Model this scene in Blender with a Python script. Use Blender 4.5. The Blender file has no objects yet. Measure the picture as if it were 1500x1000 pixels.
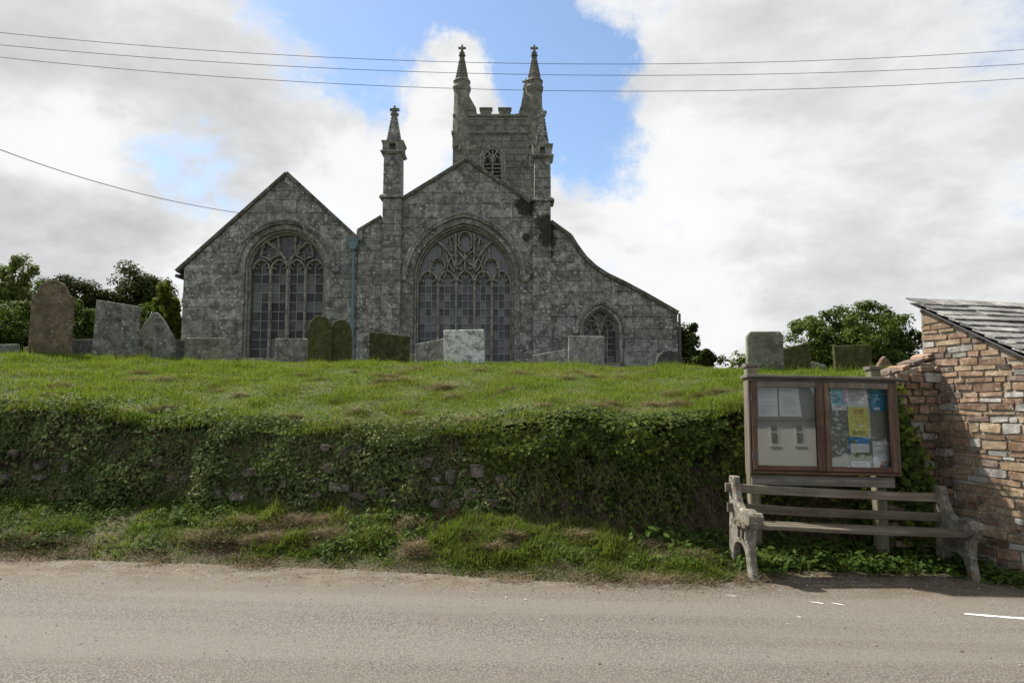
import bpy, math, random
import numpy as np
from mathutils import Vector, Matrix

# ------------------------------------------------------------------ camera, sky, sun, exposure
S = bpy.context.scene
C = S.collection
PITCH = math.radians(4.86); FPX = 1000.0; CAMZ = 1.6
cam = bpy.data.cameras.new('camera'); camo = bpy.data.objects.new('camera', cam); C.objects.link(camo)
camo.location = (0, 0, CAMZ); camo.rotation_euler = (math.radians(90) + PITCH, 0, 0)
cam.sensor_width = 36; cam.lens = 24.0; cam.clip_start = 0.05; cam.clip_end = 3000
S.camera = camo
CP, SP = math.cos(PITCH), math.sin(PITCH)

def raydir(px, py):
    cx = (px - 750) / FPX; cy = (500 - py) / FPX
    return np.array((cx, CP - cy * SP, SP + cy * CP))

def W(px, py, Y):
    d = raydir(px, py); t = Y / d[1]
    return (d[0] * t, Y, CAMZ + d[2] * t)

SUN_DIR = np.array((-0.56, 0.42, 0.80)); SUN_DIR /= np.linalg.norm(SUN_DIR)
S.view_settings.view_transform = 'Standard'; S.view_settings.look = 'None'
S.view_settings.exposure = 1.2; S.view_settings.gamma = 1.0
S.view_settings.use_curve_mapping = False

def nd(nt, typ, props=None, **ins):
    n = nt.nodes.new(typ)
    for k, v in (props or {}).items(): setattr(n, k, v)
    for k, v in ins.items():
        s = n.inputs[int(k[1:])] if k[0] == 'i' and k[1:].isdigit() else n.inputs[k.replace('_', ' ')]
        if isinstance(v, bpy.types.NodeSocket): nt.links.new(v, s)
        else: s.default_value = v
    return n
def col4(c): return (c[0], c[1], c[2], 1.0)
def ramp(nt, fac, stops, interp='LINEAR'):
    n = nt.nodes.new('ShaderNodeValToRGB'); nt.links.new(fac, n.inputs[0])
    cr = n.color_ramp; cr.interpolation = interp
    while len(cr.elements) < len(stops): cr.elements.new(0.5)
    for e, (p, c) in zip(cr.elements, stops):
        e.position = p; e.color = col4(c) if not isinstance(c, (int, float)) else (c, c, c, 1)
    return n.outputs[0]
def mixc(nt, fac, a, b, blend='MIX'):
    n = nt.nodes.new('ShaderNodeMix'); n.data_type = 'RGBA'; n.blend_type = blend
    for s, v in ((n.inputs[0], fac), (n.inputs[6], a), (n.inputs[7], b)):
        if isinstance(v, bpy.types.NodeSocket): nt.links.new(v, s)
        elif isinstance(v, (int, float)): s.default_value = v
        else: s.default_value = col4(v)
    return n.outputs[2]
def mth(nt, op, a, b=None, c=None, clamp=False):
    n = nt.nodes.new('ShaderNodeMath'); n.operation = op; n.use_clamp = clamp
    for i, v in enumerate((a, b, c)):
        if v is None: continue
        if isinstance(v, bpy.types.NodeSocket): nt.links.new(v, n.inputs[i])
        else: n.inputs[i].default_value = v
    return n.outputs[0]
def smooth(nt, v, a, b, ta=0.0, tb=1.0):
    n = nt.nodes.new('ShaderNodeMapRange'); n.interpolation_type = 'SMOOTHSTEP'
    nt.links.new(v, n.inputs[0])
    for i, x in enumerate((a, b, ta, tb)): n.inputs[i + 1].default_value = x
    return n.outputs[0]
def noise(nt, vec, scale, detail=4, rough=0.55, dist=0.0):
    return nd(nt, 'ShaderNodeTexNoise', None, Vector=vec, Scale=scale, Detail=detail, Roughness=rough, Distortion=dist)

world = bpy.data.worlds.new('World'); S.world = world; world.use_nodes = True
nt = world.node_tree; nt.nodes.clear()
sky = nd(nt, 'ShaderNodeTexSky', {'sky_type': 'NISHITA', 'sun_disc': False, 'sun_elevation': math.asin(SUN_DIR[2]),
         'sun_rotation': math.atan2(SUN_DIR[0], SUN_DIR[1]), 'air_density': 1.0, 'dust_density': 0.6, 'ozone_density': 1.5})
tc = nt.nodes.new('ShaderNodeTexCoord')
sep = nd(nt, 'ShaderNodeSeparateXYZ', None, i0=tc.outputs['Generated'])
zz = mth(nt, 'ADD', mth(nt, 'MAXIMUM', sep.outputs[2], 0.0), 0.42)
cxyz = nd(nt, 'ShaderNodeCombineXYZ', None, X=mth(nt, 'DIVIDE', sep.outputs[0], zz), Y=mth(nt, 'DIVIDE', sep.outputs[1], zz), Z=mth(nt, 'MULTIPLY', sep.outputs[2], 2.0))
cn = noise(nt, cxyz.outputs[0], 2.1, 9, 0.56, 0.15)
cn2 = noise(nt, cxyz.outputs[0], 6.0, 6, 0.6, 0.1)
wob = nd(nt, 'ShaderNodeVectorMath', {'operation': 'MULTIPLY_ADD'}, i0=noise(nt, tc.outputs['Generated'], 5.0, 6, 0.65).outputs[1], i1=(0.24, 0.24, 0.24), i2=tc.outputs['Generated'])
wdir = nd(nt, 'ShaderNodeVectorMath', {'operation': 'SUBTRACT'}, i0=wob.outputs[0], i1=(0.12, 0.12, 0.12)).outputs[0]
def blob(px, py, rin, rout):
    d = raydir(px, py); d = d / np.linalg.norm(d)
    dp = nd(nt, 'ShaderNodeVectorMath', {'operation': 'DISTANCE'}, i0=wdir, i1=tuple(d))
    return smooth(nt, dp.outputs['Value'], rin / FPX, rout / FPX, 1.0, 0.0)
bias = None
for px, py, a, b, w in ((500, 25, 10, 150, -.30), (640, 15, 20, 120, -.30), (780, 10, 20, 130, -.32), (800, 120, 20, 130, -.32), (885, 175, 30, 130, -.36), (880, 110, 10, 90, -.30), (520, 120, 5, 70, -.16),
                        (245, 285, 5, 95, -.21), (320, 265, 5, 80, -.19), (190, 255, 5, 60, -.12), (280, 255, 2, 28, .12), (660, 130, 20, 95, .22), (1200, 300, 100, 420, .18), (170, 130, 100, 330, .2), (560, 290, 20, 160, .1)):
    t = mth(nt, 'MULTIPLY', blob(px, py, a, b), w)
    bias = t if bias is None else mth(nt, 'ADD', bias, t)
dens = mth(nt, 'ADD', mth(nt, 'ADD', mth(nt, 'MULTIPLY_ADD', cn.outputs[0], 0.85, 0.075), mth(nt, 'MULTIPLY_ADD', cn2.outputs[0], 0.34, -0.17)), mth(nt, 'ADD', bias, 0.07))
dens = mth(nt, 'ADD', dens, mth(nt, 'MULTIPLY_ADD', noise(nt, cxyz.outputs[0], 15.0, 6, 0.65, 0.3).outputs[0], 0.22, -0.11))
mask = smooth(nt, dens, 0.36, 0.64)
thick = mth(nt, 'ADD', mth(nt, 'MULTIPLY_ADD', cn.outputs[0], 0.7, 0.0), mth(nt, 'MULTIPLY', cn2.outputs[0], 0.35))
for px, py, a, b, w in ((150, 60, 60, 330, .12), (330, 180, 40, 190, .10), (90, 335, 20, 150, .15), (60, 225, 20, 140, -.10), (1300, 230, 50, 330, .08), (1100, 130, 30, 220, .04), (1420, 60, 30, 200, .04), (1030, 330, 40, 260, -.10), (520, 320, 20, 220, -.12), (640, 150, 20, 120, -.12), (60, 250, 10, 120, -.1), (1180, 420, 30, 200, .04)):
    thick = mth(nt, 'ADD', thick, mth(nt, 'MULTIPLY', blob(px, py, a, b), w))
ccol = ramp(nt, thick, [(0.30, (1.0, 1.0, 1.0)), (0.50, (0.93, 0.935, 0.93)), (0.62, (0.74, 0.75, 0.755)), (0.85, (0.47, 0.48, 0.495))])
cscale = nd(nt, 'ShaderNodeVectorMath', {'operation': 'SCALE'}, i0=ccol, Scale=4.4)
skyb = mixc(nt, 1.0, sky.outputs[0], (0.70, 0.76, 0.80), 'MULTIPLY')
skyb = mixc(nt, 0.07, skyb, (3.6, 3.7, 3.8))
wcol = mixc(nt, mask, skyb, cscale.outputs[0])
bg = nd(nt, 'ShaderNodeBackground', None, Color=wcol, Strength=0.1)
wo = nt.nodes.new('ShaderNodeOutputWorld'); nt.links.new(bg.outputs[0], wo.inputs[0])

sl = bpy.data.lights.new('sun', 'SUN'); sl.energy = 4.3; sl.angle = math.radians(1.6); sl.color = (1.0, 0.94, 0.84)
so = bpy.data.objects.new('sun', sl); C.objects.link(so)
so.rotation_euler = Vector(SUN_DIR).to_track_quat('Z', 'Y').to_euler()

rng = np.random.default_rng(7); random.seed(7)

# ------------------------------------------------------------------ mesh helpers
ORG = {}
class MB:
    def __init__(s): s.v = []; s.f = []
    def add(s, vs, fs):
        b = len(s.v); s.v += [tuple(map(float, p)) for p in vs]; s.f += [tuple(b + i for i in f) for f in fs]; return s
    def box(s, x0, x1, y0, y1, z0, z1):
        return s.add([(x0, y0, z0), (x1, y0, z0), (x1, y1, z0), (x0, y1, z0), (x0, y0, z1), (x1, y0, z1), (x1, y1, z1), (x0, y1, z1)],
                     [(0, 3, 2, 1), (4, 5, 6, 7), (0, 1, 5, 4), (1, 2, 6, 5), (2, 3, 7, 6), (3, 0, 4, 7)])
    def bbox(s, x0, x1, y0, y1, z0, z1, b=0.008):     # box with chamfered front (min y) and top edges
        P = [(x0, z0), (x1, z0), (x1, z1), (x0, z1)]
        return s.prism(P, y0, y1, b)
    def prism(s, P, y0, y1, bev=0.0, axis='y'):       # polygon (x,z) extruded along y, front at y0, counter-clockwise
        n = len(P); a = sum(P[i][0] * P[(i + 1) % n][1] - P[(i + 1) % n][0] * P[i][1] for i in range(n))
        if a < 0: P = P[::-1]
        mk = (lambda x, y, z: (x, y, z)) if axis == 'y' else (lambda x, y, z: (y, x, z))
        if bev > 0:
            Q = offset(P, -bev, True)
            vs = [mk(x, y0, z) for x, z in Q] + [mk(x, y0 + bev, z) for x, z in P] + [mk(x, y1, z) for x, z in P]
            fs = [tuple(range(n)), tuple(range(3 * n - 1, 2 * n - 1, -1))]
            for i in range(n):
                j = (i + 1) % n
                fs += [(n + i, n + j, j, i), (2 * n + i, 2 * n + j, n + j, n + i)]
        else:
            vs = [mk(x, y0, z) for x, z in P] + [mk(x, y1, z) for x, z in P]
            fs = [tuple(range(n)), tuple(range(2 * n - 1, n - 1, -1))]
            for i in range(n):
                j = (i + 1) % n; fs.append((n + i, n + j, j, i))
        return s.add(vs, fs)
    def lathe(s, cx, cy, prof, n=8, rot=0.0, sx=1, sy=1):   # prof [(r,z)] bottom to top
        vs = []; fs = []
        for r, z in prof:
            for k in range(n):
                a = rot + 2 * math.pi * k / n; vs.append((cx + r * sx * math.cos(a), cy + r * sy * math.sin(a), z))
        m = len(prof)
        for i in range(m - 1):
            for k in range(n):
                k2 = (k + 1) % n; fs.append((i * n + k, i * n + k2, (i + 1) * n + k2, (i + 1) * n + k))
        fs.append(tuple(range(n - 1, -1, -1))); fs.append(tuple((m - 1) * n + k for k in range(n)))
        return s.add(vs, fs)
    def tube(s, pts, rad, n=6):
        pts = [Vector(p) for p in pts]; m = len(pts); vs = []; fs = []
        if not hasattr(rad, '__len__'): rad = [rad] * m
        for i, p in enumerate(pts):
            t = (pts[min(i + 1, m - 1)] - pts[max(i - 1, 0)]).normalized()
            u = t.orthogonal() if i == 0 else (u - t * u.dot(t))
            u.normalize(); w = t.cross(u)
            for k in range(n):
                a = 2 * math.pi * k / n; q = p + (u * math.cos(a) + w * math.sin(a)) * rad[i]; vs.append(q)
        for i in range(m - 1):
            for k in range(n):
                k2 = (k + 1) % n; fs.append((i * n + k, i * n + k2, (i + 1) * n + k2, (i + 1) * n + k))
        fs.append(tuple(range(n - 1, -1, -1))); fs.append(tuple((m - 1) * n + k for k in range(n)))
        return s.add(vs, fs)
    def ribbon(s, P, hw, yb, yf, ff=0.4):             # moulded bar following polyline P=(x,z); back y=yb, front ridge y=yf
        P = [np.array(p, float) for p in P]; n = len(P); vs = []; fs = []
        for i in range(n):
            t = P[min(i + 1, n - 1)] - P[max(i - 1, 0)]; t = t / (np.linalg.norm(t) + 1e-9); nn = np.array((-t[1], t[0]))
            ym = yf + (yb - yf) * 0.45
            for o, y in ((hw, yb), (hw, ym), (hw * ff, yf), (-hw * ff, yf), (-hw, ym), (-hw, yb)):
                q = P[i] + nn * o; vs.append((q[0], y, q[1]))
        for i in range(n - 1):
            for k in range(6):
                k2 = (k + 1) % 6; fs.append((i * 6 + k, (i + 1) * 6 + k, (i + 1) * 6 + k2, i * 6 + k2))
        fs += [tuple(range(6)), tuple((n - 1) * 6 + k for k in range(5, -1, -1))]
        return s.add(vs, fs)
    def build(s, name, mat, parent=None, smooth_=False, local=False, loc=None):
        me = bpy.data.meshes.new(name)
        v = s.v
        if parent is not None and not local:
            o = ORG.get(parent.name, (0, 0, 0)); v = [(p[0] - o[0], p[1] - o[1], p[2] - o[2]) for p in v]
        elif loc is not None: v = [(p[0] - loc[0], p[1] - loc[1], p[2] - loc[2]) for p in v]
        me.from_pydata(v, [], s.f); me.validate(); me.update()
        if mat: me.materials.append(mat)
        if smooth_: me.polygons.foreach_set('use_smooth', [True] * len(me.polygons))
        ob = bpy.data.objects.new(name, me); C.objects.link(ob)
        if parent is not None:
            ob.parent = parent; ORG[ob.name] = ORG.get(parent.name, (0, 0, 0))
        elif loc is not None: ob.location = loc; ORG[ob.name] = tuple(loc)
        return ob

def offset(P, d, closed=False):    # offset polyline/polygon (x,z) to the right-hand/outer side for ccw polygons by d
    P = [np.array(p, float) for p in P]; n = len(P); out = []
    for i in range(n):
        a = P[(i - 1) % n] if closed or i > 0 else None; b = P[(i + 1) % n] if closed or i < n - 1 else None
        ns = []
        for q0, q1 in ((a, P[i]), (P[i], b)):
            if q0 is None or q1 is None: continue
            t = q1 - q0; L = np.linalg.norm(t)
            if L > 1e-9: ns.append(np.array((t[1], -t[0])) / L)
        m = sum(ns); L = np.linalg.norm(m)
        if L < 1e-6: out.append(tuple(P[i])); continue
        m = m / L; k = max(0.5, float(m @ ns[0])); out.append(tuple(P[i] + m * d / k))
    return out

def tag(o, label=None, cat=None, group=None, kind=None):
    if label: o['label'] = label
    if cat: o['category'] = cat
    if group: o['group'] = group
    if kind: o['kind'] = kind
    return o
def thing(name, loc, label, cat, group=None, rot=(0, 0, 0)):
    o = bpy.data.objects.new(name, None); o.empty_display_size = 0.2; C.objects.link(o); o.location = loc; o.rotation_euler = rot
    ORG[o.name] = tuple(loc); return tag(o, label, cat, group)
def np_mesh(name, V, quads=None, tris=None, mat=None, parent=None, smooth_=False):
    me = bpy.data.meshes.new(name); V = np.asarray(V, np.float32).reshape(-1, 3)
    q = np.zeros((0, 4), np.int32) if quads is None else np.asarray(quads, np.int32).reshape(-1, 4)
    t = np.zeros((0, 3), np.int32) if tris is None else np.asarray(tris, np.int32).reshape(-1, 3)
    me.vertices.add(len(V)); me.vertices.foreach_set('co', V.ravel())
    me.loops.add(q.size + t.size); me.loops.foreach_set('vertex_index', np.concatenate((q.ravel(), t.ravel())))
    me.polygons.add(len(q) + len(t))
    ls = np.concatenate((np.arange(len(q)) * 4, q.size + np.arange(len(t)) * 3)).astype(np.int32)
    me.polygons.foreach_set('loop_start', ls)
    me.update(calc_edges=True)
    if smooth_: me.polygons.foreach_set('use_smooth', np.ones(len(me.polygons), bool))
    if mat: me.materials.append(mat)
    ob = bpy.data.objects.new(name, me); C.objects.link(ob)
    if parent is not None: ob.parent = parent
    return ob
def vnoise(x, y, s=0):
    x = np.asarray(x, float); y = np.asarray(y, float); xi = np.floor(x).astype(np.int64); yi = np.floor(y).astype(np.int64)
    fx = x - xi; fy = y - yi; fx = fx * fx * (3 - 2 * fx); fy = fy * fy * (3 - 2 * fy)
    def h(a, b):
        n = (a * 374761393 + b * 668265263 + s * 69069) & 0xffffffff; n = ((n ^ (n >> 13)) * 1274126177) & 0xffffffff
        return ((n ^ (n >> 16)) & 0xffff) / 65535.0
    return (h(xi, yi) * (1 - fx) + h(xi + 1, yi) * fx) * (1 - fy) + (h(xi, yi + 1) * (1 - fx) + h(xi + 1, yi + 1) * fx) * fy
def fbm(x, y, s=0, o=3):
    r = 0; a = 0.5; 
    for k in range(o): r = r + a * vnoise(np.asarray(x) * 2 ** k, np.asarray(y) * 2 ** k, s + k); a *= 0.5
    return r / (1 - 0.5 ** o)

# ------------------------------------------------------------------ materials
def new_mat(name):
    m = bpy.data.materials.new(name); m.use_nodes = True; n = m.node_tree; n.nodes.clear()
    out = n.nodes.new('ShaderNodeOutputMaterial'); b = n.nodes.new('ShaderNodeBsdfPrincipled')
    n.links.new(b.outputs[0], out.inputs[0]); b.inputs['Specular IOR Level'].default_value = 0.25
    g = n.nodes.new('ShaderNodeNewGeometry'); oi = n.nodes.new('ShaderNodeObjectInfo')
    return m, n, b, g.outputs['Position'], g, oi
def setc(n, b, c, rough=0.85, bump=None, bstr=0.3, bdist=0.02):
    if isinstance(c, bpy.types.NodeSocket): n.links.new(c, b.inputs['Base Color'])
    else: b.inputs['Base Color'].default_value = col4(c)
    if isinstance(rough, bpy.types.NodeSocket): n.links.new(rough, b.inputs['Roughness'])
    else: b.inputs['Roughness'].default_value = rough
    if bump is not None:
        bn = nd(n, 'ShaderNodeBump', None, Strength=bstr, Distance=bdist, Height=bump); n.links.new(bn.outputs[0], b.inputs['Normal'])
def plain(name, c, rough=0.7, var=0.25, scale=8, spec=0.25, metal=0):
    m, n, b, p, g, oi = new_mat(name)
    ns = noise(n, p, scale, 5, 0.6)
    cc = mixc(n, ns.outputs[0], tuple(x * (1 - var) for x in c), tuple(x * (1 + var) for x in c))
    setc(n, b, cc, rough, noise(n, p, scale * 8, 3).outputs[0], 0.15, 0.01); b.inputs['Specular IOR Level'].default_value = spec; b.inputs['Metallic'].default_value = metal
    return m
def stone_mat(name, dark, mid, light, lichen=(0.42, 0.42, 0.39), lich_amt=0.5, sc=1.0, orange=0.0, moss=0.0, mosscol=(0.035, 0.04, 0.012), spots=(), tint=0.35, blot=0.5, bd=0.03):
    m, n, b, p, g, oi = new_mat(name)
    big = noise(n, p, 0.9 * sc, 3, 0.6).outputs[0]; med = noise(n, p, 3.2 * sc, 6, 0.68, 0.3).outputs[0]; fine = noise(n, p, 14 * sc, 5, 0.7).outputs[0]
    f = mth(n, 'ADD', mth(n, 'MULTIPLY', med, 0.65), mth(n, 'MULTIPLY', fine, 0.35))
    c = ramp(n, f, [(0.41, dark), (0.495, mid), (0.585, light)])
    rnd = mth(n, 'MULTIPLY_ADD', oi.outputs['Random'], tint * 2, 1 - tint)
    c = mixc(n, 1.0, c, nd(n, 'ShaderNodeCombineXYZ', None, X=rnd, Y=rnd, Z=rnd).outputs[0], 'MULTIPLY')
    # crusty pale lichen discs and dark algae blotches
    vo = nd(n, 'ShaderNodeTexVoronoi', {'feature': 'F1'}, Vector=nd(n, 'ShaderNodeVectorMath', {'operation': 'MULTIPLY_ADD'}, i0=noise(n, p, 9 * sc, 3).outputs[1], i1=(0.18 / sc,) * 3, i2=p).outputs[0], Scale=7.0 * sc)
    disc = mth(n, 'MULTIPLY', smooth(n, vo.outputs['Distance'], 0.22, 0.36, 1, 0), smooth(n, noise(n, p, 2.1 * sc, 4, 0.6).outputs[0], 0.62 - 0.25 * lich_amt, 0.72 - 0.2 * lich_amt))
    disc = mth(n, 'MULTIPLY', disc, smooth(n, fine, 0.35, 0.55, 0.35, 1.0))
    c = mixc(n, mth(n, 'MULTIPLY', disc, min(1, 0.6 + lich_amt * 0.4)), c, lichen)
    alg = smooth(n, noise(n, p, 5.5 * sc, 6, 0.75, 0.4).outputs[0], 0.53, 0.66)
    c = mixc(n, mth(n, 'MULTIPLY', alg, blot), c, tuple(x * 0.35 for x in dark))
    c = mixc(n, smooth(n, big, 0.35, 0.7, 0.0, 0.45), c, tuple(x * 0.75 for x in mid))
    if orange: c = mixc(n, mth(n, 'MULTIPLY', smooth(n, noise(n, p, 4.5 * sc, 5, 0.7).outputs[0], 0.55, 0.68), orange), c, (0.34, 0.15, 0.03))
    if moss: c = mixc(n, mth(n, 'MULTIPLY', smooth(n, noise(n, p, 2.6 * sc, 6, 0.65).outputs[0], 0.62 - 0.3 * moss, 0.72 - 0.2 * moss), min(1.0, moss * 1.3)), c, mosscol)
    for (x, y, z, r) in spots:
        dd = nd(n, 'ShaderNodeVectorMath', {'operation': 'DISTANCE'}, i0=nd(n, 'ShaderNodeVectorMath', {'operation': 'MULTIPLY_ADD'}, i0=noise(n, p, 4, 5, 0.7).outputs[1], i1=(0.9 * r,) * 3, i2=p).outputs[0], i1=(x + .45 * r, y + .45 * r, z + .45 * r)).outputs['Value']
        c = mixc(n, smooth(n, dd, r * 0.75, r * 1.15, 0.9, 0.0), c, (0.022, 0.02, 0.013))
    setc(n, b, c, 0.92, mth(n, 'ADD', fine, mth(n, 'MULTIPLY', med, 1.5)), 0.55, bd)
    b.inputs['Specular IOR Level'].default_value = 0.15
    return m
def leaf_mat(name, cols, trans=0.25, rough=0.5, spec=0.3):
    rough = max(rough, .62); spec = min(spec, .05)
    m, n, b, p, g, oi = new_mat(name)
    r = g.outputs['Random Per Island']; ns = noise(n, p, 0.8, 3).outputs[0]
    f = mth(n, 'ADD', mth(n, 'MULTIPLY', r, 0.75), mth(n, 'MULTIPLY_ADD', ns, 0.9, -0.32), clamp=True)
    c = ramp(n, f, [(i / (len(cols) - 1), k) for i, k in enumerate(cols)])
    setc(n, b, c, rough); b.inputs['Specular IOR Level'].default_value = spec
    tr = nd(n, 'ShaderNodeBsdfTranslucent', None, Color=mixc(n, 1.0, c, (1.3, 1.35, 0.7), 'MULTIPLY'))
    mx = nd(n, 'ShaderNodeMixShader', None, i0=trans, i1=b.outputs[0], i2=tr.outputs[0])
    out = [x for x in n.nodes if x.type == 'OUTPUT_MATERIAL'][0]; n.links.new(mx.outputs[0], out.inputs[0])
    return m
def wood_mat(name, cols, axis, sc=1.0, rough=0.75):
    m, n, b, p, g, oi = new_mat(name)
    tcn = n.nodes.new('ShaderNodeTexCoord')
    s = {'x': (1.5, 30, 30), 'z': (30, 30, 1.5)}[axis]
    mp = nd(n, 'ShaderNodeVectorMath', {'operation': 'MULTIPLY'}, i0=tcn.outputs['Object'], i1=tuple(q * sc for q in s))
    g1 = noise(n, mp.outputs[0], 1.0, 6, 0.65).outputs[0]; g2 = noise(n, tcn.outputs['Object'], 3.5, 4, 0.6).outputs[0]
    f = mth(n, 'ADD', mth(n, 'MULTIPLY', g1, 0.65), mth(n, 'MULTIPLY', g2, 0.35))
    rr = mth(n, 'ADD', f, mth(n, 'MULTIPLY_ADD', oi.outputs['Random'], 0.12, -0.06))
    c = ramp(n, rr, [(0.3, cols[0]), (0.48, cols[1]), (0.62, cols[2]), (0.75, cols[3])])
    setc(n, b, c, rough, g1, 0.35, 0.004)
    return m

YF = 24.0
M = {}
sp = [W(770, 302, YF) + (.42,), W(799, 330, YF) + (.42,), W(801, 352, YF) + (.36,), W(771, 348, YF) + (.16,), W(803, 372, YF) + (.2,)]
M['church'] = stone_mat('church granite', (0.080, 0.079, 0.073), (0.182, 0.180, 0.167), (0.325, 0.322, 0.300), (0.47, 0.475, 0.44), 0.95, 1.0, spots=sp, tint=0.24, moss=0.05, mosscol=(0.07, 0.068, 0.035), blot=.55)
M['dressed'] = stone_mat('dressed stone', (0.105, 0.101, 0.085), (0.21, 0.204, 0.175), (0.33, 0.324, 0.285), (0.44, 0.44, 0.40), 0.6, 1.6, tint=0.08, blot=.4)
M['tower'] = stone_mat('tower stone', (0.085, 0.081, 0.067), (0.17, 0.165, 0.14), (0.26, 0.254, 0.22), (0.33, 0.325, 0.28), 0.5, 0.8, tint=0.14, blot=.5)
M['coping'] = stone_mat('coping stone', (0.05, 0.05, 0.042), (0.10, 0.098, 0.08), (0.17, 0.165, 0.14), lich_amt=0.4, sc=1.5, tint=0.15)
M['mortar'] = stone_mat('old mortar', (0.07, 0.069, 0.06), (0.12, 0.118, 0.105), (0.20, 0.196, 0.176), lich_amt=0.2, sc=1.5, tint=0)
M['slate'] = plain('roof slate', (0.075, 0.08, 0.088), 0.6, 0.35, 3)
M['lead'] = plain('window lead', (0.23, 0.235, 0.24), 0.6, 0.15)
M['pipe'] = plain('blue grey painted iron', (0.12, 0.175, 0.19), 0.5, 0.15)
M['wire'] = plain('cable', (0.075, 0.075, 0.08), 0.6, 0.1)
def pane_mat(name, cols, rough):
    m, n, b, p, g, oi = new_mat(name)
    f = mth(n, 'ADD', mth(n, 'MULTIPLY', oi.outputs['Random'], 0.7), mth(n, 'MULTIPLY', noise(n, p, 5, 3).outputs[0], 0.3))
    setc(n, b, ramp(n, f, [(0.1, cols[0]), (0.50, cols[1]), (0.62, cols[2]), (0.9, tuple(q * 1.3 for q in cols[2]))]), rough); b.inputs['Specular IOR Level'].default_value = 0.3
    return m
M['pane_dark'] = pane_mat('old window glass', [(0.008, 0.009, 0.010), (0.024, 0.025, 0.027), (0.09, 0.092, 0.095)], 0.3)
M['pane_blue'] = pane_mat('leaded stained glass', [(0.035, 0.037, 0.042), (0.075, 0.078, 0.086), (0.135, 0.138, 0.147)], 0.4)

m, n, b, p, g, oi = new_mat('road chippings')
fine = noise(n, p, 160, 3, 0.7).outputs[0]; vo = nd(n, 'ShaderNodeTexVoronoi', None, Vector=p, Scale=60.0)
mott = noise(n, nd(n, 'ShaderNodeVectorMath', {'operation': 'MULTIPLY'}, i0=p, i1=(0.35, 1.3, 1)).outputs[0], 0.9, 5, 0.6).outputs[0]
c = mixc(n, smooth(n, vo.outputs['Distance'], 0.25, 0.6), (0.178, 0.167, 0.149), (0.062, 0.057, 0.050))
c = mixc(n, mth(n, 'MULTIPLY', nd(n, 'ShaderNodeSeparateColor', None, i0=vo.outputs['Color']).outputs[0], 0.5), c, (0.128, 0.112, 0.093))
c = mixc(n, smooth(n, mott, 0.35, 0.65, 0, 0.6), c, (0.112, 0.102, 0.088))
trk = noise(n, nd(n, 'ShaderNodeVectorMath', {'operation': 'MULTIPLY'}, i0=p, i1=(0.06, 1.0, 1)).outputs[0], 1.4, 4, 0.55).outputs[0]
c = mixc(n, smooth(n, trk, 0.46, 0.60, 0, 0.4), c, (0.156, 0.147, 0.131))
c = mixc(n, smooth(n, noise(n, p, 1.3, 6, 0.7, 0.6).outputs[0], 0.60, 0.70, 0, 0.35), c, (0.10, 0.09, 0.076))
c = mixc(n, smooth(n, fine, 0.55, 0.68, 0, 0.6), c, (0.25, 0.23, 0.20))
c = mixc(n, smooth(n, noise(n, p, 120, 2, 0.6).outputs[0], 0.56, 0.68, 0, 0.55), c, (0.06, 0.054, 0.046))
spx = nd(n, 'ShaderNodeSeparateXYZ', None, i0=p)
# grit and sandy dirt gathered along the edge in front of the bench
edge = mth(n, 'MULTIPLY', smooth(n, spx.outputs[1], 5.4, 6.3), smooth(n, noise(n, p, 2.2, 5, 0.65).outputs[0], 0.36, 0.60))
c = mixc(n, mth(n, 'MULTIPLY', edge, 0.6), c, (0.135, 0.108, 0.074))
c = mixc(n, mth(n, 'MULTIPLY', smooth(n, spx.outputs[1], 5.75, 6.25), smooth(n, noise(n, p, 5, 5, 0.7).outputs[0], 0.40, 0.58, 0, .9)), c, (0.085, 0.066, 0.045))
setc(n, b, c, 0.9, mth(n, 'ADD', vo.outputs['Distance'], fine), 0.4, 0.004); b.inputs['Specular IOR Level'].default_value = 0.2
M['road'] = m
M['white_paint'] = plain('worn road paint', (0.68, 0.67, 0.63), 0.7, 0.12, 30)

m, n, b, p, g, oi = new_mat('turf soil')
c = ramp(n, noise(n, p, 2.5, 6, 0.7).outputs[0], [(0.3, (0.030, 0.040, 0.011)), (0.5, (0.05, 0.068, 0.017)), (0.66, (0.10, 0.085, 0.04))])
setc(n, b, c, 0.95, noise(n, p, 25, 4).outputs[0], 0.8, 0.03); M['turf'] = m
m, n, b, p, g, oi = new_mat('bank earth')
c = ramp(n, noise(n, p, 4.5, 6, 0.75, 0.5).outputs[0], [(0.30, (0.014, 0.013, 0.008)), (0.46, (0.048, 0.037, 0.024)), (0.60, (0.095, 0.070, 0.046)), (0.75, (0.04, 0.042, 0.018))])
setc(n, b, c, 0.95, noise(n, p, 14, 6, 0.7).outputs[0], 1.0, 0.06); M['earth'] = m
m, n, b, p, g, oi = new_mat('verge soil')
c = ramp(n, noise(n, p, 3.5, 6, 0.7).outputs[0], [(0.32, (0.030, 0.036, 0.012)), (0.5, (0.058, 0.05, 0.027)), (0.66, (0.095, 0.074, 0.045))])
setc(n, b, c, 0.95, noise(n, p, 30, 4).outputs[0], 0.8, 0.03); M['vsoil'] = m
M['grass'] = leaf_mat('lawn grass', [(0.072, 0.108, 0.016), (0.106, 0.157, 0.020), (0.134, 0.184, 0.028), (0.19, 0.197, 0.066)], 0.35, 0.55, 0.2)
M['vgrass'] = leaf_mat('verge grass', [(0.040, 0.062, 0.014), (0.066, 0.10, 0.018), (0.105, 0.145, 0.028), (0.17, 0.155, 0.065)], 0.35, 0.55, 0.2)
M['straw'] = leaf_mat('dry cut grass', [(0.085, 0.063, 0.04), (0.15, 0.115, 0.073), (0.24, 0.19, 0.125)], 0.2, 0.8, 0.1)
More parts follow.
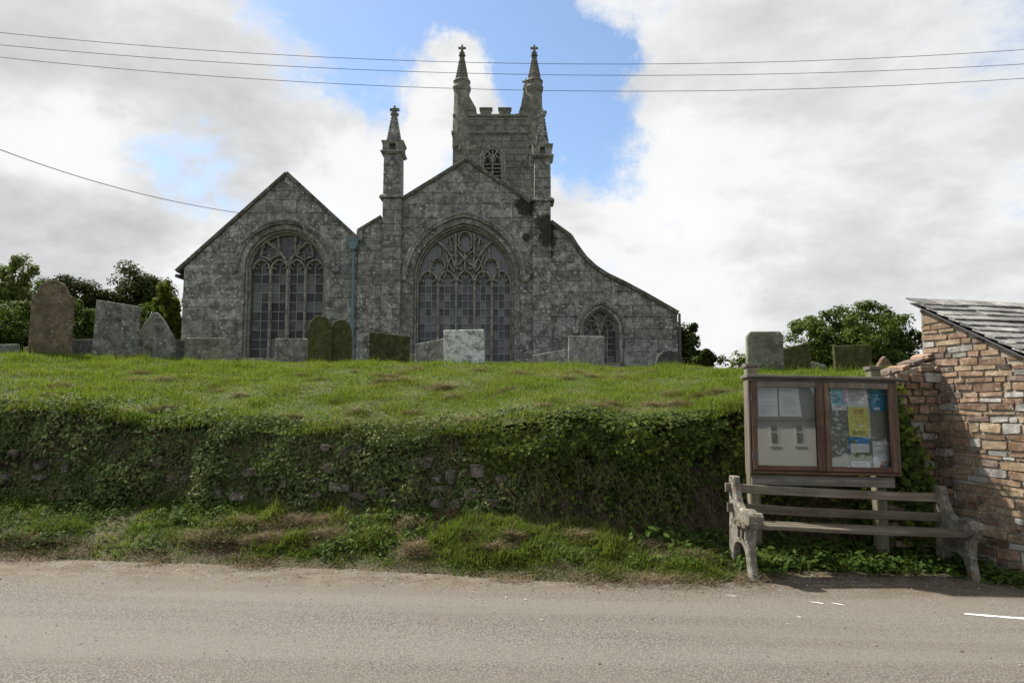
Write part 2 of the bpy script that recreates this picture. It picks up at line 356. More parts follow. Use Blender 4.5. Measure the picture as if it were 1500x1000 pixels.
M['ivy'] = leaf_mat('ivy leaves', [(0.018, 0.030, 0.009), (0.036, 0.056, 0.013), (0.066, 0.092, 0.018), (0.15, 0.175, 0.028)], 0.2, 0.38, 0.4)
M['smallivy'] = leaf_mat('small ivy', [(0.026, 0.040, 0.013), (0.058, 0.086, 0.024), (0.10, 0.135, 0.045), (0.15, 0.13, 0.065)], 0.15, 0.38, 0.45)
M['weed'] = leaf_mat('weed leaves', [(0.028, 0.05, 0.012), (0.048, 0.084, 0.016), (0.085, 0.125, 0.026)], 0.3, 0.45, 0.35)
M['twig'] = plain('dry twigs', (0.095, 0.074, 0.05), 0.9, 0.4, 10)
M['bark'] = plain('tree bark', (0.05, 0.042, 0.032), 0.9, 0.3, 5)
M['rubble'] = stone_mat('bank rubble', (0.04, 0.035, 0.027), (0.09, 0.078, 0.062), (0.18, 0.158, 0.13), lich_amt=0.4, sc=2.5, tint=0.35, moss=0.35)

# ------------------------------------------------------------------ terrain
def ip(x, tab): return np.interp(x, [t[0] for t in tab], [t[1] for t in tab])
def zr(X): return -0.02 * np.clip(X, -14, 14)
YR = [(-60, 8.5), (-12, 7.1), (-4.95, 6.66), (-1.6, 6.5), (0.0, 6.28), (0.6, 6.2), (1.6, 6.2), (2.25, 6.36), (2.6, 6.56), (4.3, 6.66), (4.5, 6.3), (4.78, 5.95), (60, 5.4)]
YW = [(-60, 10), (-12, 8.3), (-5, 7.95), (-1.9, 7.72), (0.6, 7.42), (2.4, 7.5), (4.6, 7.62), (9, 8.2), (60, 10)]
ZB = [(-60, .7), (-12, .55), (-5, .42), (-1.9, .40), (0.6, .36), (1.8, .16), (2.4, .04), (4.6, -.06), (60, -.2)]
ZT = [(-60, 2.0), (-12, 1.75), (-6.1, 1.57), (-5.3, 1.52), (-4.4, 1.37), (-3.6, 1.36), (-2.8, 1.34), (-2.0, 1.30), (-1.2, 1.28), (-.55, 1.31), (.1, 1.38), (.8, 1.40), (1.5, 1.38), (2.2, 1.46), (2.6, 1.58), (3.9, 1.74), (4.6, 1.8), (60, 1.8)]
CREST = [(-60, .075), (-.75, .065), (-.60, .060), (-.45, .052), (-.05, .052), (.30, .043), (.40, .040), (.57, .036), (60, .03)]
YC = 12.5; SB = .42
def Yr(X): return ip(X, YR) + 0.05 * (fbm(np.asarray(X) * 3.1, np.asarray(X) * 0 + 3.3, 5) - .5) * 2
def lawn_z(X, Y):
    X = np.asarray(X, float); Y = np.asarray(Y, float)
    yw = ip(X, YW) + SB + .04; zw = ip(X, ZT) + .17 * (fbm(X * 1.9, X * 0 + 2.2, 17, 4) - .5); zc = CAMZ + ip(X / YC, CREST) * YC
    t = np.clip((Y - yw) / (YC - yw), 0, 1); z = zw + (zc - zw) * (t * 1.15 - 0.15 * t * t)
    z = z + np.where(Y > YC, 0.006 * np.minimum(Y - YC, 20) - 0.03 * np.maximum(0, np.minimum(Y - YC, 3)) / 3, 0)
    z = z - .09 * np.clip((yw + .06 - Y) / .2, 0, 1) ** 1.5
    am = np.clip((Y - yw) / 0.8, 0, 1) * np.clip((60 - Y) / 20, 0, 1)
    return z + am * (0.09 * (fbm(X * .9, Y * .9, 11) - .5) + 0.045 * (fbm(X * 3, Y * 3, 15) - .5))
def verge_z(X, Y):
    y0 = Yr(X); y1 = ip(X, YW); t = np.clip((Y - y0) / (y1 - y0), 0, 1)
    return zr(X) + 0.0 + (ip(X, ZB) - zr(X)) * t ** 0.85 + 0.06 * (fbm(np.asarray(X) * 2.3, np.asarray(Y) * 2.3, 21) - .4) * np.minimum(1, t * 4)
def grid_obj(name, xs, ys_fn, nv, zfn, mat):
    nx = len(xs); X = np.repeat(xs[:, None], nv, 1); Y = ys_fn(X, np.linspace(0, 1, nv)[None, :]); Z = zfn(X, Y)
    V = np.stack((X, Y, Z), -1).reshape(-1, 3); i = np.arange(nx - 1)[:, None] * nv + np.arange(nv - 1)[None, :]
    q = np.stack((i, i + nv, i + nv + 1, i + 1), -1).reshape(-1, 4)
    return np_mesh(name, V, q, None, mat, None, True)
xs_v = np.unique(np.concatenate((np.linspace(-60, -9, 25), np.linspace(-9, 6, 200), np.linspace(6, 60, 25))))
tag(grid_obj('verge', xs_v, lambda X, t: Yr(X) - 0.05 + (ip(X, YW) + .12 - Yr(X) + .05) * t, 16, lambda X, Y: np.where(Y < Yr(X), zr(X) - .03, verge_z(X, Y)), M['vsoil']), kind='structure')
xs_l = np.unique(np.concatenate((np.linspace(-400, -30, 20), np.linspace(-30, -10, 30), np.linspace(-10, 8, 150), np.linspace(8, 30, 30), np.linspace(30, 400, 20))))
tt = np.concatenate((np.linspace(0, 5, 45)[:-1], np.linspace(5, 20, 25)[:-1], np.linspace(20, 700, 16)))
tag(grid_obj('churchyard_lawn', xs_l, lambda X, t: ip(X, YW) + SB - .09 + .26 * (fbm(X * 2.3, X * 0 + 9.1, 19, 4) - .5) + np.interp(t, np.linspace(0, 1, len(tt)), tt) + 0 * X, len(tt), lawn_z, M['turf']), kind='structure')
xs_g = np.concatenate((np.linspace(-900, -15, 8), np.linspace(-14, 14, 9), np.linspace(15, 900, 8)))
tag(grid_obj('ground', xs_g, lambda X, t: -700 + 1400 * t + 0 * X, 8, lambda X, Y: zr(X) - 0.06, M['turf']), kind='structure')
xs_r = np.unique(np.concatenate((np.linspace(-60, -14, 5), np.linspace(-14, 14, 150), np.linspace(14, 60, 5))))
tag(grid_obj('road', xs_r, lambda X, t: -3.2 + (Yr(X) + .04 + 3.2) * t, 12, lambda X, Y: zr(X) + 0 * Y, M['road']), kind='structure')
# worn white edge line, each painted dash a patch of its own
def paint(px0, py0, px1, py1, w):
    pts = []
    for px, py in ((px0, py0), (px1, py1)):
        d = raydir(px, py); t = -CAMZ / (d[2] + 0.02 * d[0]); pts.append(np.array((d[0] * t, d[1] * t)))
    a, bb = pts; L = np.linalg.norm(bb - a); dr = (bb - a) / L; nn = np.array((-dr[1], dr[0])); k = max(3, int(L / .03)); V = []; F = []
    for i in range(k + 1):
        q = a + dr * L * i / k; hw = w * (0.75 + 0.4 * random.random()) * (0.3 if i in (0,) else 1)
        for s in (1, -1): r = q + nn * hw * s * (0.8 + .4 * random.random()); V.append((r[0], r[1], zr(r[0]) + .004))
    for i in range(k): F.append((2 * i, 2 * i + 1, 2 * i + 3, 2 * i + 2))
    mb = MB(); mb.add(V, F); return mb
for a in ((1412, 899, 1640, 917, .026),):
    tag(paint(*a).build('road_marking', M['white_paint'], None), kind='structure')
for a in ((1186, 881, 1206, 884, .008), (1218, 883, 1236, 886, .010), (1062, 872, 1078, 873, .004), (1168, 903, 1173, 904, .008)):
    tag(paint(*a).build('road_marking', M['white_paint'], None), kind='structure')

# ------------------------------------------------------------------ church
ZG = 2.0
def XZ(px, py, Y=YF): w = W(px, py, Y); return (w[0], w[2])
church = thing('church', (XZ(680, 530)[0], YF, ZG), 'old grey granite church with two gables, traceried windows and pinnacled tower', 'church')

def arch_curve(cx, w, zs, h, k, n=26):    # right side to left side over the top
    out = []
    for i in range(n + 1):
        u = math.cos(math.pi * i / n); out.append((cx + w * u, zs + h * ((1 - k) * math.sqrt(max(0, 1 - u * u)) + k * (1 - abs(u)))))
    return out
class Win:
    def __init__(s, pxl, pxr, pyapex, pyspring, pysill, k):
        s.xl = XZ(pxl, pyspring)[0]; s.xr = XZ(pxr, pyspring)[0]; s.cx = (s.xl + s.xr) / 2; s.w = (s.xr - s.xl) / 2
        s.zs = XZ(s.cx, pyspring)[1]; s.zs = XZ((pxl + pxr) / 2, pyspring)[1]; s.za = XZ((pxl + pxr) / 2, pyapex)[1]; s.sill = XZ((pxl + pxr) / 2, pysill)[1]; s.k = k
    def path(s, o=0.0):       # inner outline, sill right, up, over, sill left, offset outward by o
        P = [(s.xr, s.sill)] + arch_curve(s.cx, s.w, s.zs, s.za - s.zs, s.k) + [(s.xl, s.sill)]
        return offset(P, o) if o else P
    def top(s, x, o=0.0):     # height of opening at x
        u = (x - s.cx) / (s.w + o)
        if abs(u) >= 1: return None
        return s.zs + (s.za - s.zs + o * 1.02) * ((1 - s.k) * math.sqrt(1 - u * u) + s.k * (1 - abs(u)))
winA = Win(364, 471, 342, 392, 524, 0.05)
winB = Win(612, 747, 333, 404, 529, 0.16)
winC = Win(857, 903, 455, 481, 531, 0.34)

def poly_top(tab):
    xs = [t[0] for t in tab]; zs = [t[1] for t in tab]
    return lambda x: float(np.interp(x, xs, zs))
def simplify(P):
    out = []
    for i in range(len(P)):
        a, b, c = np.array(P[i - 1]), np.array(P[i]), np.array(P[(i + 1) % len(P)])
        if abs(np.cross(b - a, c - b)) > 1e-5: out.append(tuple(P[i]))
    return out
def block_polys(x0, x1, z0, z1, top, wins, wo, step=0.045):
    n = max(2, int((x1 - x0) / step)); runs = []; cur = []
    for i in range(n + 1):
        x = x0 + (x1 - x0) * i / n; lo, hi = z0, min(z1, top(x))
        for w in wins:
            t = w.top(x, wo)
            if t is not None and z1 > w.sill - 0.02 and lo < t: lo = t
        if hi - lo > 0.02: cur.append((x, lo, hi))
        else:
            if len(cur) > 1: runs.append(cur)
            cur = []
    if len(cur) > 1: runs.append(cur)
    for r in runs:
        if r[-1][0] - r[0][0] < 0.06: continue
        P = simplify([(x, l) for x, l, h in r] + [(x, h) for x, l, h in reversed(r)])
        if len(P) > 2: yield P
def courses(x0, x1, z0, z1, hr, lr, seed):
    R = random.Random(seed); z = z0; k = 0
    while z < z1:
        h = R.uniform(*hr); x = x0 - (R.uniform(0, 0.5) if k % 2 else 0)
        while x < x1:
            L = R.uniform(*lr)
            if x1 - (x + L) < lr[0] * 0.6: L = x1 - x
            xa = max(x, x0); 
            if xa < x1 - 0.05: yield xa, min(x + L, x1), z, z + h
            x += L
        z += h; k += 1
NB = [0]
def facade(name, x0, x1, tab, wins, front, seed, wo=0.3, hr=(.31, .52), lr=(.5, 1.5), mat='church', y_back=0.6, joint=.005):
    top = poly_top(tab)
    # mortar core with the window cut out from below
    P = [(x0, ZG - .3)]
    for w in wins:
        o = w.path(wo * .9); o = [(w.xr + wo * .9, ZG - .3)] + o + [(w.xl - wo * .9, ZG - .3)]; P += o[::-1]
    P += [(x1, ZG - .3)] + [(t[0], t[1]) for t in reversed(tab)]
    mb = MB(); mb.prism(P, YF + front + .018, YF + y_back)
    for w in wins: mb.box(w.xl - wo * .95, w.xr + wo * .95, YF + front + .03, YF + y_back - .1, ZG - .3, w.sill)
    wall = mb.build(name, M['mortar'], church)
    R = random.Random(seed + 99); last = (0, 0)
    for (xa, xb, za, zb) in courses(x0, x1, ZG - .05, max(t[1] for t in tab), hr, lr, seed):
        j = joint * R.uniform(0.7, 1.6)
        mb = MB()
        for Pp in block_polys(xa + j, xb - j, za + j, zb - j, top, wins, wo):
            dy = R.uniform(-.016, .008)
            Pp = [(x + R.uniform(-.006, .006), z + R.uniform(-.006, .006)) for x, z in Pp]
            mb.prism(Pp, YF + front + dy, YF + front + .05, 0.009)
        if mb.v: mb.build('stone_block', M[mat], wall); NB[0] += 1
    return wall

xA0 = XZ(267, 450)[0]; xA1 = XZ(522, 450)[0]; xB0 = XZ(561, 400)[0]; xB1 = XZ(588, 400)[0]; xC1 = XZ(781, 400)[0]; xD1 = XZ(807, 400)[0]; xE1 = XZ(993, 480)[0]
tabA = [(xA0, XZ(266, 392)[1]), XZ(420, 257), (xA1, XZ(520, 350)[1])]
facade('south_aisle_wall', xA0, xA1, tabA, [winA], 0.0, 1)
tabL = [(xA1 + .01, XZ(524, 340)[1]), (xB0, XZ(558, 319)[1])]
facade('chancel_wall', xA1 + .01, xB0 + .05, tabL, [], -.02, 2, lr=(.4, .9))
tabB = [(xB1 - .05, XZ(588, 294)[1]), XZ(683, 236), (xC1 + .05, XZ(778, 297)[1])]
facade('chancel_gable_wall', xB1 - .05, xC1 + .05, tabB, [winB], 0.0, 3, wo=.34)
npts = [(807, 324), (836, 345), (846, 361), (858, 377), (873, 391), (890, 402), (915, 414), (945, 430), (994, 458)]
tabN = [XZ(*p) for p in npts]; tabN[0] = (xD1 - .05, tabN[0][1]); tabN[-1] = (xE1, tabN[-1][1])
facade('north_aisle_wall', xD1 - .05, xE1, tabN, [winC], 0.02, 4, wo=.2)

def buttress(pxl, pxr, pytop, seed):
    x0 = XZ(pxl, 400)[0]; x1 = XZ(pxr, 400)[0]; zt = XZ(pxl, pytop)[1]
    b = MB().box(x0 + .02, x1 - .02, YF - .16, YF + .4, ZG - .3, zt).build('buttress', M['mortar'], church)
    R = random.Random(seed)
    z = ZG - .05
    while z < zt - .02:
        h = min(R.uniform(.36, .52), zt - z); 
        mid = x0 + (x1 - x0) * R.choice((1, 1, .4, .6))
        for xa, xb in ((x0, mid), (mid, x1)):
            if xb - xa < .05: continue
            MB().bbox(xa + .005, xb - .005, YF - .18 - R.uniform(0, .012), YF + .3, z + .006, z + h - .006, .012).build('stone_block', M['church'], b); NB[0] += 1
        z += h
    return b
def pinnacle(pxc, py_str, py_led1, py_led2, py_spire0, py_spire1, py_top, wpx):
    xc = XZ(pxc, py_led1)[0]; w = wpx / 41.67 / 2; yc = YF - .18 + w
    z = lambda py: XZ(pxc, py)[1]
    root = MB()
    def sq(zl, zh, r, r2=None):
        root.lathe(xc, yc, [(r * 1.414, zl), ((r2 or r) * 1.414, zh)], 4, math.pi / 4)
    sq(z(py_str), z(py_str - 3), w + .10, w + .08); sq(z(py_str - 3), z(py_str - 6), w + .08, w)
    sq(z(py_str - 6), z(py_led1), w - .02, w - .03)
    sq(z(py_led1), z(py_led1 - 3), w + .02, w + .09); sq(z(py_led1 - 3), z(py_led1 - 5), w + .09, w + .06)
    zn0, zn1 = z(py_led1 - 5), z(py_led2 + 4)
    for sx in (-1, 1):
        for sy in (-1, 1): root.box(xc + sx * (w - .1) - .12, xc + sx * (w - .1) + .12, yc + sy * (w - .1) - .12, yc + sy * (w - .1) + .12, zn0, zn1)
    sq(zn0, zn1, w - .14)
    sq(zn1, z(py_led2), w + .03, w + .07)
    o = root.build('pinnacle', M['church'], church)
    # quoin grooves and blind ogee panel on the shaft
    g = MB(); zz0, zz1 = z(py_str - 8), z(py_led1 + 3); fy = yc - w + .02
    for t in (.25, .5, .75): g.box(xc - w + .01, xc + w - .01, fy - .012, fy + .02, zz0 + (zz1 - zz0) * t, zz0 + (zz1 - zz0) * t + .012)
    tag(g.build('joints', M['mortar'], o), kind='stuff')
    p = MB(); hw = w * .68
    p.ribbon([(xc - hw, zz1 - .5), (xc - hw, zz1 - .32), (xc - hw * .5, zz1 - .18), (xc, zz1 - .03), (xc + hw * .5, zz1 - .18), (xc + hw, zz1 - .32), (xc + hw, zz1 - .5)], .035, fy + .03, fy - .035)
    p.build('panel_moulding', M['church'], o)
    s = MB(); r0 = w * .93; z0, z1 = z(py_spire0), z(py_spire1)
    s.lathe(xc, yc, [(r0, z0), (r0 * .95, z0 + .05), (r0 * .30, z1)], 8, math.pi / 8)
    spire = s.build('spire', M['church'], o)
    cr = MB(); nrow = 9
    for i in range(1, nrow):
        t = i / nrow; r = r0 * (.95 + (.30 - .95) * t); zz = z0 + (z1 - z0) * t
        for k in range(4):
            a = math.pi / 4 + k * math.pi / 2; cr.lathe(xc + r * math.cos(a), yc + r * math.sin(a), [(.015, zz - .06), (.05, zz - .01), (.035, zz + .04), (.01, zz + .05)], 5)
    tag(cr.build('crockets', M['church'], o), kind='stuff')
    f = MB(); zt = z(py_top)
    f.lathe(xc, yc, [(r0 * .28, z1 - .02), (r0 * .5, z1 + .04), (r0 * .5, z1 + .1), (r0 * .22, z1 + .16), (r0 * .2, zt - .3), (r0 * .1, zt - .26)], 8)
    f.lathe(xc, yc, [(.04, zt - .3), (.10, zt - .22), (.10, zt - .12), (.03, zt - .08), (.05, zt - .03), (.02, zt)], 6)
    f.box(xc - .17, xc + .17, yc - .05, yc + .05, zt - .21, zt - .12)
    f.build('finial', M['church'], o)
buttress(560, 588, 290, 21); buttress(780, 807, 295, 22)
pinnacle(576, 292, 228, 209, 209, 168, 152, 28)
pinnacle(794.5, 297, 234, 214, 214, 170, 156, 26)

# gable copings, kneelers and the gable cross
def coping(pts, hw, yf, yb, name='coping', parent=None):
    mb = MB(); P = [np.array(p) for p in pts]
    for i in range(len(P) - 1):
        a, b = P[i], P[i + 1]; t = (b - a) / np.linalg.norm(b - a); nn = np.array((-t[1], t[0])); 
        if nn[1] < 0: nn = -nn
        Q = [a - nn * hw * 1.5, b - nn * hw * 1.5, b + nn * hw, a + nn * hw]
        mb.prism([tuple(q) for q in Q], yf, yb, .02)
    return mb.build(name, M['coping'], parent or church)
def lerp_pts(a, b, n): return [(a[0] + (b[0] - a[0]) * i / n, a[1] + (b[1] - a[1]) * i / n) for i in range(n + 1)]
for a, b, n in (((258, 397), (420, 253), 6), ((420, 253), (521, 346), 5), ((586, 293), (683, 233), 5), ((683, 233), (778, 296), 5), ((524, 338), (559, 317), 2)):
    pa, pb = XZ(*a), XZ(*b); q = lerp_pts(pa, pb, n)
    for i in range(n):
        e = .004
        coping([q[i], (q[i + 1][0] - (q[i + 1][0] - q[i][0]) * e * 3, q[i + 1][1] - (q[i + 1][1] - q[i][1]) * e * 3)], .055, YF - .07, YF + .45, 'coping_stone')
cp = [XZ(*p) for p in npts]
for i in range(len(cp) - 1): coping([cp[i], (cp[i + 1][0] - .004, cp[i + 1][1] + .002)], .06, YF - .06, YF + .45, 'coping_stone')
mb = MB(); x, z = XZ(519, 349); mb.box(x - .17, x + .1, YF - .13, YF + .3, z - .28, z + .05); mb.lathe(x - .03, YF + .05, [(.16, z + .05), (.14, z + .12), (.02, z + .17)], 8); mb.build('kneeler', M['church'], church)
mb = MB(); x, z = XZ(524, 342); mb.box(x - .02, x + .18, YF - .1, YF + .3, z - .3, z + .08); mb.build('kneeler', M['church'], church)
mb = MB(); x, z0 = XZ(684, 232); z1 = XZ(684, 204)[1]; h = z1 - z0
mb.box(x - .055, x + .055, YF + .1, YF + .22, z0 - .05, z1); mb.box(x - .24, x + .24, YF + .105, YF + .215, z0 + h * .52, z0 + h * .72); mb.lathe(x, YF + .16, [(.2, z0 - .05), (.12, z0 + .1)], 4, math.pi / 4)
for sx in (-1, 1): mb.lathe(x + sx * .24, YF + .16, [(.03, z0 + h * .47), (.075, z0 + h * .56), (.075, z0 + h * .68), (.03, z0 + h * .77)], 6)
mb.build('gable_cross', M['tower'], church)

# windows -------------------------------------------------------------
def ring(mb, w, o0, o1, yf, yb, jambs=True):
    A = w.path(o0); B = w.path(o1)
    if not jambs: A, B = A[1:-1], B[1:-1]
    n = len(A); vs = []; fs = []
    for (x, z), (x2, z2) in zip(A, B): vs += [(x, yb, z), (x, yf + .02, z), (x + (x2 - x) * .2, yf, z + (z2 - z) * .2), (x2 - (x2 - x) * .2, yf, z2 - (z2 - z) * .2), (x2, yf + .02, z2), (x2, yb, z2)]
    for i in range(n - 1):
        for k in range(5): fs.append((i * 6 + k, i * 6 + k + 1, (i + 1) * 6 + k + 1, (i + 1) * 6 + k))
    fs += [(0, 1, 2, 3, 4, 5), tuple((n - 1) * 6 + k for k in (5, 4, 3, 2, 1, 0))]
    return mb.add(vs, fs)
def bez(p0, p1, p2, n=9):
    return [tuple((1 - t) ** 2 * np.array(p0) + 2 * t * (1 - t) * np.array(p1) + t * t * np.array(p2)) for t in [i / n for i in range(n + 1)]]
def surround(name, w, widths, hood, hw, stop, depth):
    root = MB(); d = depth
    ring(root, w, 0, widths[0], YF + d * .62, YF + d + .08)
    ring(root, w, widths[0], widths[1], YF + d * .28, YF + d + .08)
    root.box(w.xl - widths[1], w.xr + widths[1], YF - .05, YF + d + .1, w.sill - .16, w.sill)
    r = root.build(name, M['dressed'], church)
    ro = MB(); ring(ro, w, widths[1], widths[2], YF - .012, YF + d); ro.build('arch_surround', M['church'], r)
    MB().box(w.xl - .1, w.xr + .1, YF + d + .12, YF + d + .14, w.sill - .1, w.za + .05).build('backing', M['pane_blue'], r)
    h = MB(); ring(h, w, hood, hood + hw, YF - .11, YF + .03, False); ring(h, w, hood + hw * .55, hood + hw + .02, YF - .15, YF + .03, False)
    P = w.path(hood + hw / 2); zl = P[1][1]
    for x, sx in ((P[1][0], 1), (P[-2][0], -1)):
        xx = x + sx * stop * .35; h.box(xx - stop / 2, xx + stop / 2, YF - .13, YF + .03, zl - .16, zl + .03); h.lathe(xx, YF - .08, [(stop * .3, zl - .24), (stop * .5, zl - .16)], 6)
    h.build('hood_mould', M['church'], r)
    return r
def panes(win, r, xa, xb, z0, zt, cols, rows, y, mat, seed):
    R = random.Random(seed); dx = (xb - xa) / cols; dz = (zt - z0) / rows
    for i in range(cols):
        for j in range(rows):
            a = R.uniform(-.006, .006); c = R.uniform(-.006, .006); x0 = xa + i * dx; z = z0 + j * dz
            MB().add([(x0, y + a, z), (x0 + dx, y - a, z), (x0 + dx, y - a + c, z + dz), (x0, y + a + c, z + dz)], [(0, 1, 2, 3)]).build('pane', mat, r)
    g = MB()
    for i in range(1, cols): g.box(xa + i * dx - .010, xa + i * dx + .010, y - .03, y - .005, z0, zt)
    for j in range(1, rows): g.box(xa, xb, y - .032, y - .012, z0 + j * dz - .011, z0 + j * dz + .011)
    g.build('glazing_bars', M['lead'], r)
def glass_back(w, z0, y, mat, r):
    P = [(x, z) for x, z in w.path(.02)[1:-1]]
    return MB().prism(P + [(w.xl, z0), (w.xr, z0)], y, y + .02).build('tracery_glass', mat, r)
def cusps(mb, xa, xb, z, h, yb, yf):
    xm = (xa + xb) / 2; w = (xb - xa)
    mb.ribbon(bez((xa, z), (xa + w * .02, z + h * .8), (xm, z + h), 6), .045, yb, yf); mb.ribbon(bez((xb, z), (xb - w * .02, z + h * .8), (xm, z + h), 6), .045, yb, yf)
    for s, x in ((1, xa), (-1, xb)):
        mb.ribbon(bez((x + s * .02, z + h * .3), (x + s * w * .22, z + h * .18), (x + s * w * .27, z + h * .02), 4), .03, yb, yf + .04)
        mb.ribbon(bez((x + s * w * .16, z + h * .72), (x + s * w * .32, z + h * .62), (x + s * w * .33, z + h * .42), 4), .026, yb, yf + .04)

YG = YF + .36
# south aisle window: four lights
r = surround('south_aisle_window', winA, (.07, .15, .34), .34, .15, .28, .36)
tr = MB(); yb, yf = YG + .04, YF + .20
mx = [XZ(p, 450)[0] for p in (364, 391, 417, 443, 471)]; zh = XZ(400, 392)[1]; zt = XZ(400, 381)[1]
for i, x in enumerate(mx[1:4]): tr.ribbon([(x, winA.sill - .02), (x, zh)], .075 if i == 1 else .055, yb, yf - (.03 if i == 1 else 0))
for a, b in zip(mx[:-1], mx[1:]): cusps(tr, a + .03, b - .03, zh - .03, zt - zh + .1, yb, yf)
cx = winA.cx; q = lambda px, py: XZ(px, py)
tr.ribbon(bez((mx[2], zh), q(417, 372), q(386, 351), 8), .055, yb, yf); tr.ribbon(bez((mx[2], zh), q(419, 372), q(450, 351), 8), .055, yb, yf)
for s in (-1, 1):
    c0 = 417 + s * 25
    tr.ribbon(bez(q(c0, 383), q(c0 - s * 1, 376), q(c0 + s * 13, 374), 5), .04, yb, yf); tr.ribbon(bez(q(c0 + s * 13, 374), q(c0 + s * 14, 362), q(c0 + s * 7, 352), 6), .035, yb, yf)
    tr.ribbon(bez(q(c0, 383), q(c0 + s * 2, 376), q(c0 - s * 11, 373), 5), .04, yb, yf); tr.ribbon(bez(q(c0 - s * 11, 373), q(c0 - s * 12, 362), q(c0 - s * 4, 354), 6), .035, yb, yf)
    for a in range(6):
        an = a * math.pi / 3 + .5; p0 = np.array(q(c0 + s * 1, 364)); tr.ribbon([tuple(p0 + .30 * np.array((math.cos(an), math.sin(an)))), tuple(p0 + .17 * np.array((math.cos(an), math.sin(an))))], .03, yb, yf + .05)
    tr.ribbon([q(417 + s * 12, 374), q(417 + s * 13, 344)], .035, yb, yf)
tr.build('tracery', M['dressed'], r)
glass_back(winA, zh, YG + .02, M['pane_dark'], r)
for i in range(4): panes(winA, r, mx[i] + .03, mx[i + 1] - .03, winA.sill, zh + .14, 2, 10, YG, M['pane_dark'], 30 + i)
# great east window: five lights
r = surround('east_window', winB, (.07, .15, .36), .36, .17, .30, .36)
tr = MB(); mx = [XZ(p, 470)[0] for p in (611, 640, 667, 694, 720, 748)]; zh = XZ(680, 410)[1]; zt = XZ(680, 397)[1]
for x in mx[1:5]: tr.ribbon([(x, winB.sill - .02), (x, zh)], .055, yb, yf)
for a, b in zip(mx[:-1], mx[1:]): cusps(tr, a + .02, b - .02, zh - .05, zt - zh + .1, yb, yf)
for s in (-1, 1):
    m1 = 680.5 + s * 13.5; m2 = 680 + s * 40
    tr.ribbon([q(m1, 412), q(m1 + s * 0, 340)], .05, yb, yf)
    tr.ribbon(bez(q(m1, 398), q(m1 + s * 2, 370), q(m1 + s * 26, 352), 9), .055, yb, yf)
    tr.ribbon(bez(q(m1, 398), q(m1 + s * 12, 388), q(m1 + s * 13, 372), 7), .04, yb, yf)
    # cusped light over the outer pair
    c0 = 680 + s * 39; p0 = np.array(q(c0, 387))
    tr.ribbon([tuple(p0 + np.array((.25 * math.cos(t), .27 * math.sin(t)))) for t in np.linspace(-.5, math.pi + .5, 12)], .04, yb, yf)
    for k in range(5):
        an = math.pi * (k + .5) / 5; tr.ribbon([tuple(p0 + np.array((.25 * math.cos(an), .27 * math.sin(an)))), tuple(p0 + .15 * np.array((math.cos(an), math.sin(an))))], .035, yb, yf + .05)
    tr.ribbon([q(c0 - s * 2, 380), q(c0 - s * 3, 362)], .04, yb, yf); tr.ribbon([q(c0 + s * 12, 404), q(c0 + s * 12, 378)], .04, yb, yf)
    tr.ribbon(bez(q(c0 - s * 10, 404), q(c0 - s * 14, 380), q(c0 - s * 22, 372), 6), .035, yb, yf)
    tr.ribbon([q(680 + s * 20, 366), q(680 + s * 22, 347)], .04, yb, yf)
    tr.ribbon(bez(q(680 + s * 1, 377), q(680 + s * 4, 370), q(680 + s * 13, 366), 5), .04, yb, yf)
    tr.ribbon(bez(q(680 + s * 1, 377), q(680 + s * 6, 384), q(680 + s * 13, 388), 5), .04, yb, yf); tr.ribbon(bez(q(680, 397), q(680 + s * 5, 392), q(680 + s * 13, 390), 5), .035, yb, yf)
    for pz in (372, 384): tr.ribbon([q(680 + s * 13, pz), q(680 + s * 8, pz + 1)], .035, yb, yf + .04)
    c1 = 680 + s * 20; p1 = np.array(q(c1, 352)); tr.ribbon([tuple(p1 + np.array((.13 * math.cos(t), .16 * math.sin(t)))) for t in np.linspace(-.3, math.pi + .3, 9)], .03, yb, yf)
tr.ribbon([q(680.5, 398), q(680.5, 368)], .045, yb, yf)
p0 = np.array(q(681, 349)); tr.ribbon([tuple(p0 + np.array((.24 * math.cos(t), .30 * math.sin(t)))) for t in np.linspace(-.6, math.pi + .6, 14)], .04, yb, yf)
for k in range(7):
    an = math.pi * (k + .5) / 7; tr.ribbon([tuple(p0 + np.array((.24 * math.cos(an), .30 * math.sin(an)))), tuple(p0 + np.array((.15 * math.cos(an), .2 * math.sin(an))))], .03, yb, yf + .05)
tr.ribbon(bez(q(670, 355), q(674, 366), q(681, 368), 5), .04, yb, yf); tr.ribbon(bez(q(692, 355), q(688, 366), q(681, 368), 5), .04, yb, yf)
tr.build('tracery', M['dressed'], r)
glass_back(winB, zh, YG + .02, M['pane_blue'], r)
for i in range(5): panes(winB, r, mx[i] + .03, mx[i + 1] - .03, winB.sill, zh + .1, 3, 11, YG, M['pane_blue'], 40 + i)
# north aisle window: two lights
r = surround('north_aisle_window', winC, (.05, .10, .22), .22, .11, .2, .30)
tr = MB(); mx = [XZ(p, 500)[0] for p in (857, 880, 903)]; zh = XZ(880, 481)[1]
tr.ribbon([(mx[1], winC.sill), (mx[1], zh)], .055, yb, yf)
for s in (-1, 1):
    tr.ribbon(bez((mx[1], zh), q(880 + s * 1, 470), q(880 + s * 11, 461), 7), .05, yb, yf); c0 = 880 + s * 11
    cusps(tr, *sorted((XZ(880 + s * 2, 480)[0], XZ(880 + s * 22, 480)[0])), zh - .1, .42, yb, yf)
tr.build('tracery', M['dressed'], r)
glass_back(winC, zh, YG + .02, M['pane_dark'], r)
for i in range(2): panes(winC, r, mx[i] + .03, mx[i + 1] - .03, winC.sill, zh + .16, 2, 6, YG, M['pane_dark'], 60 + i)

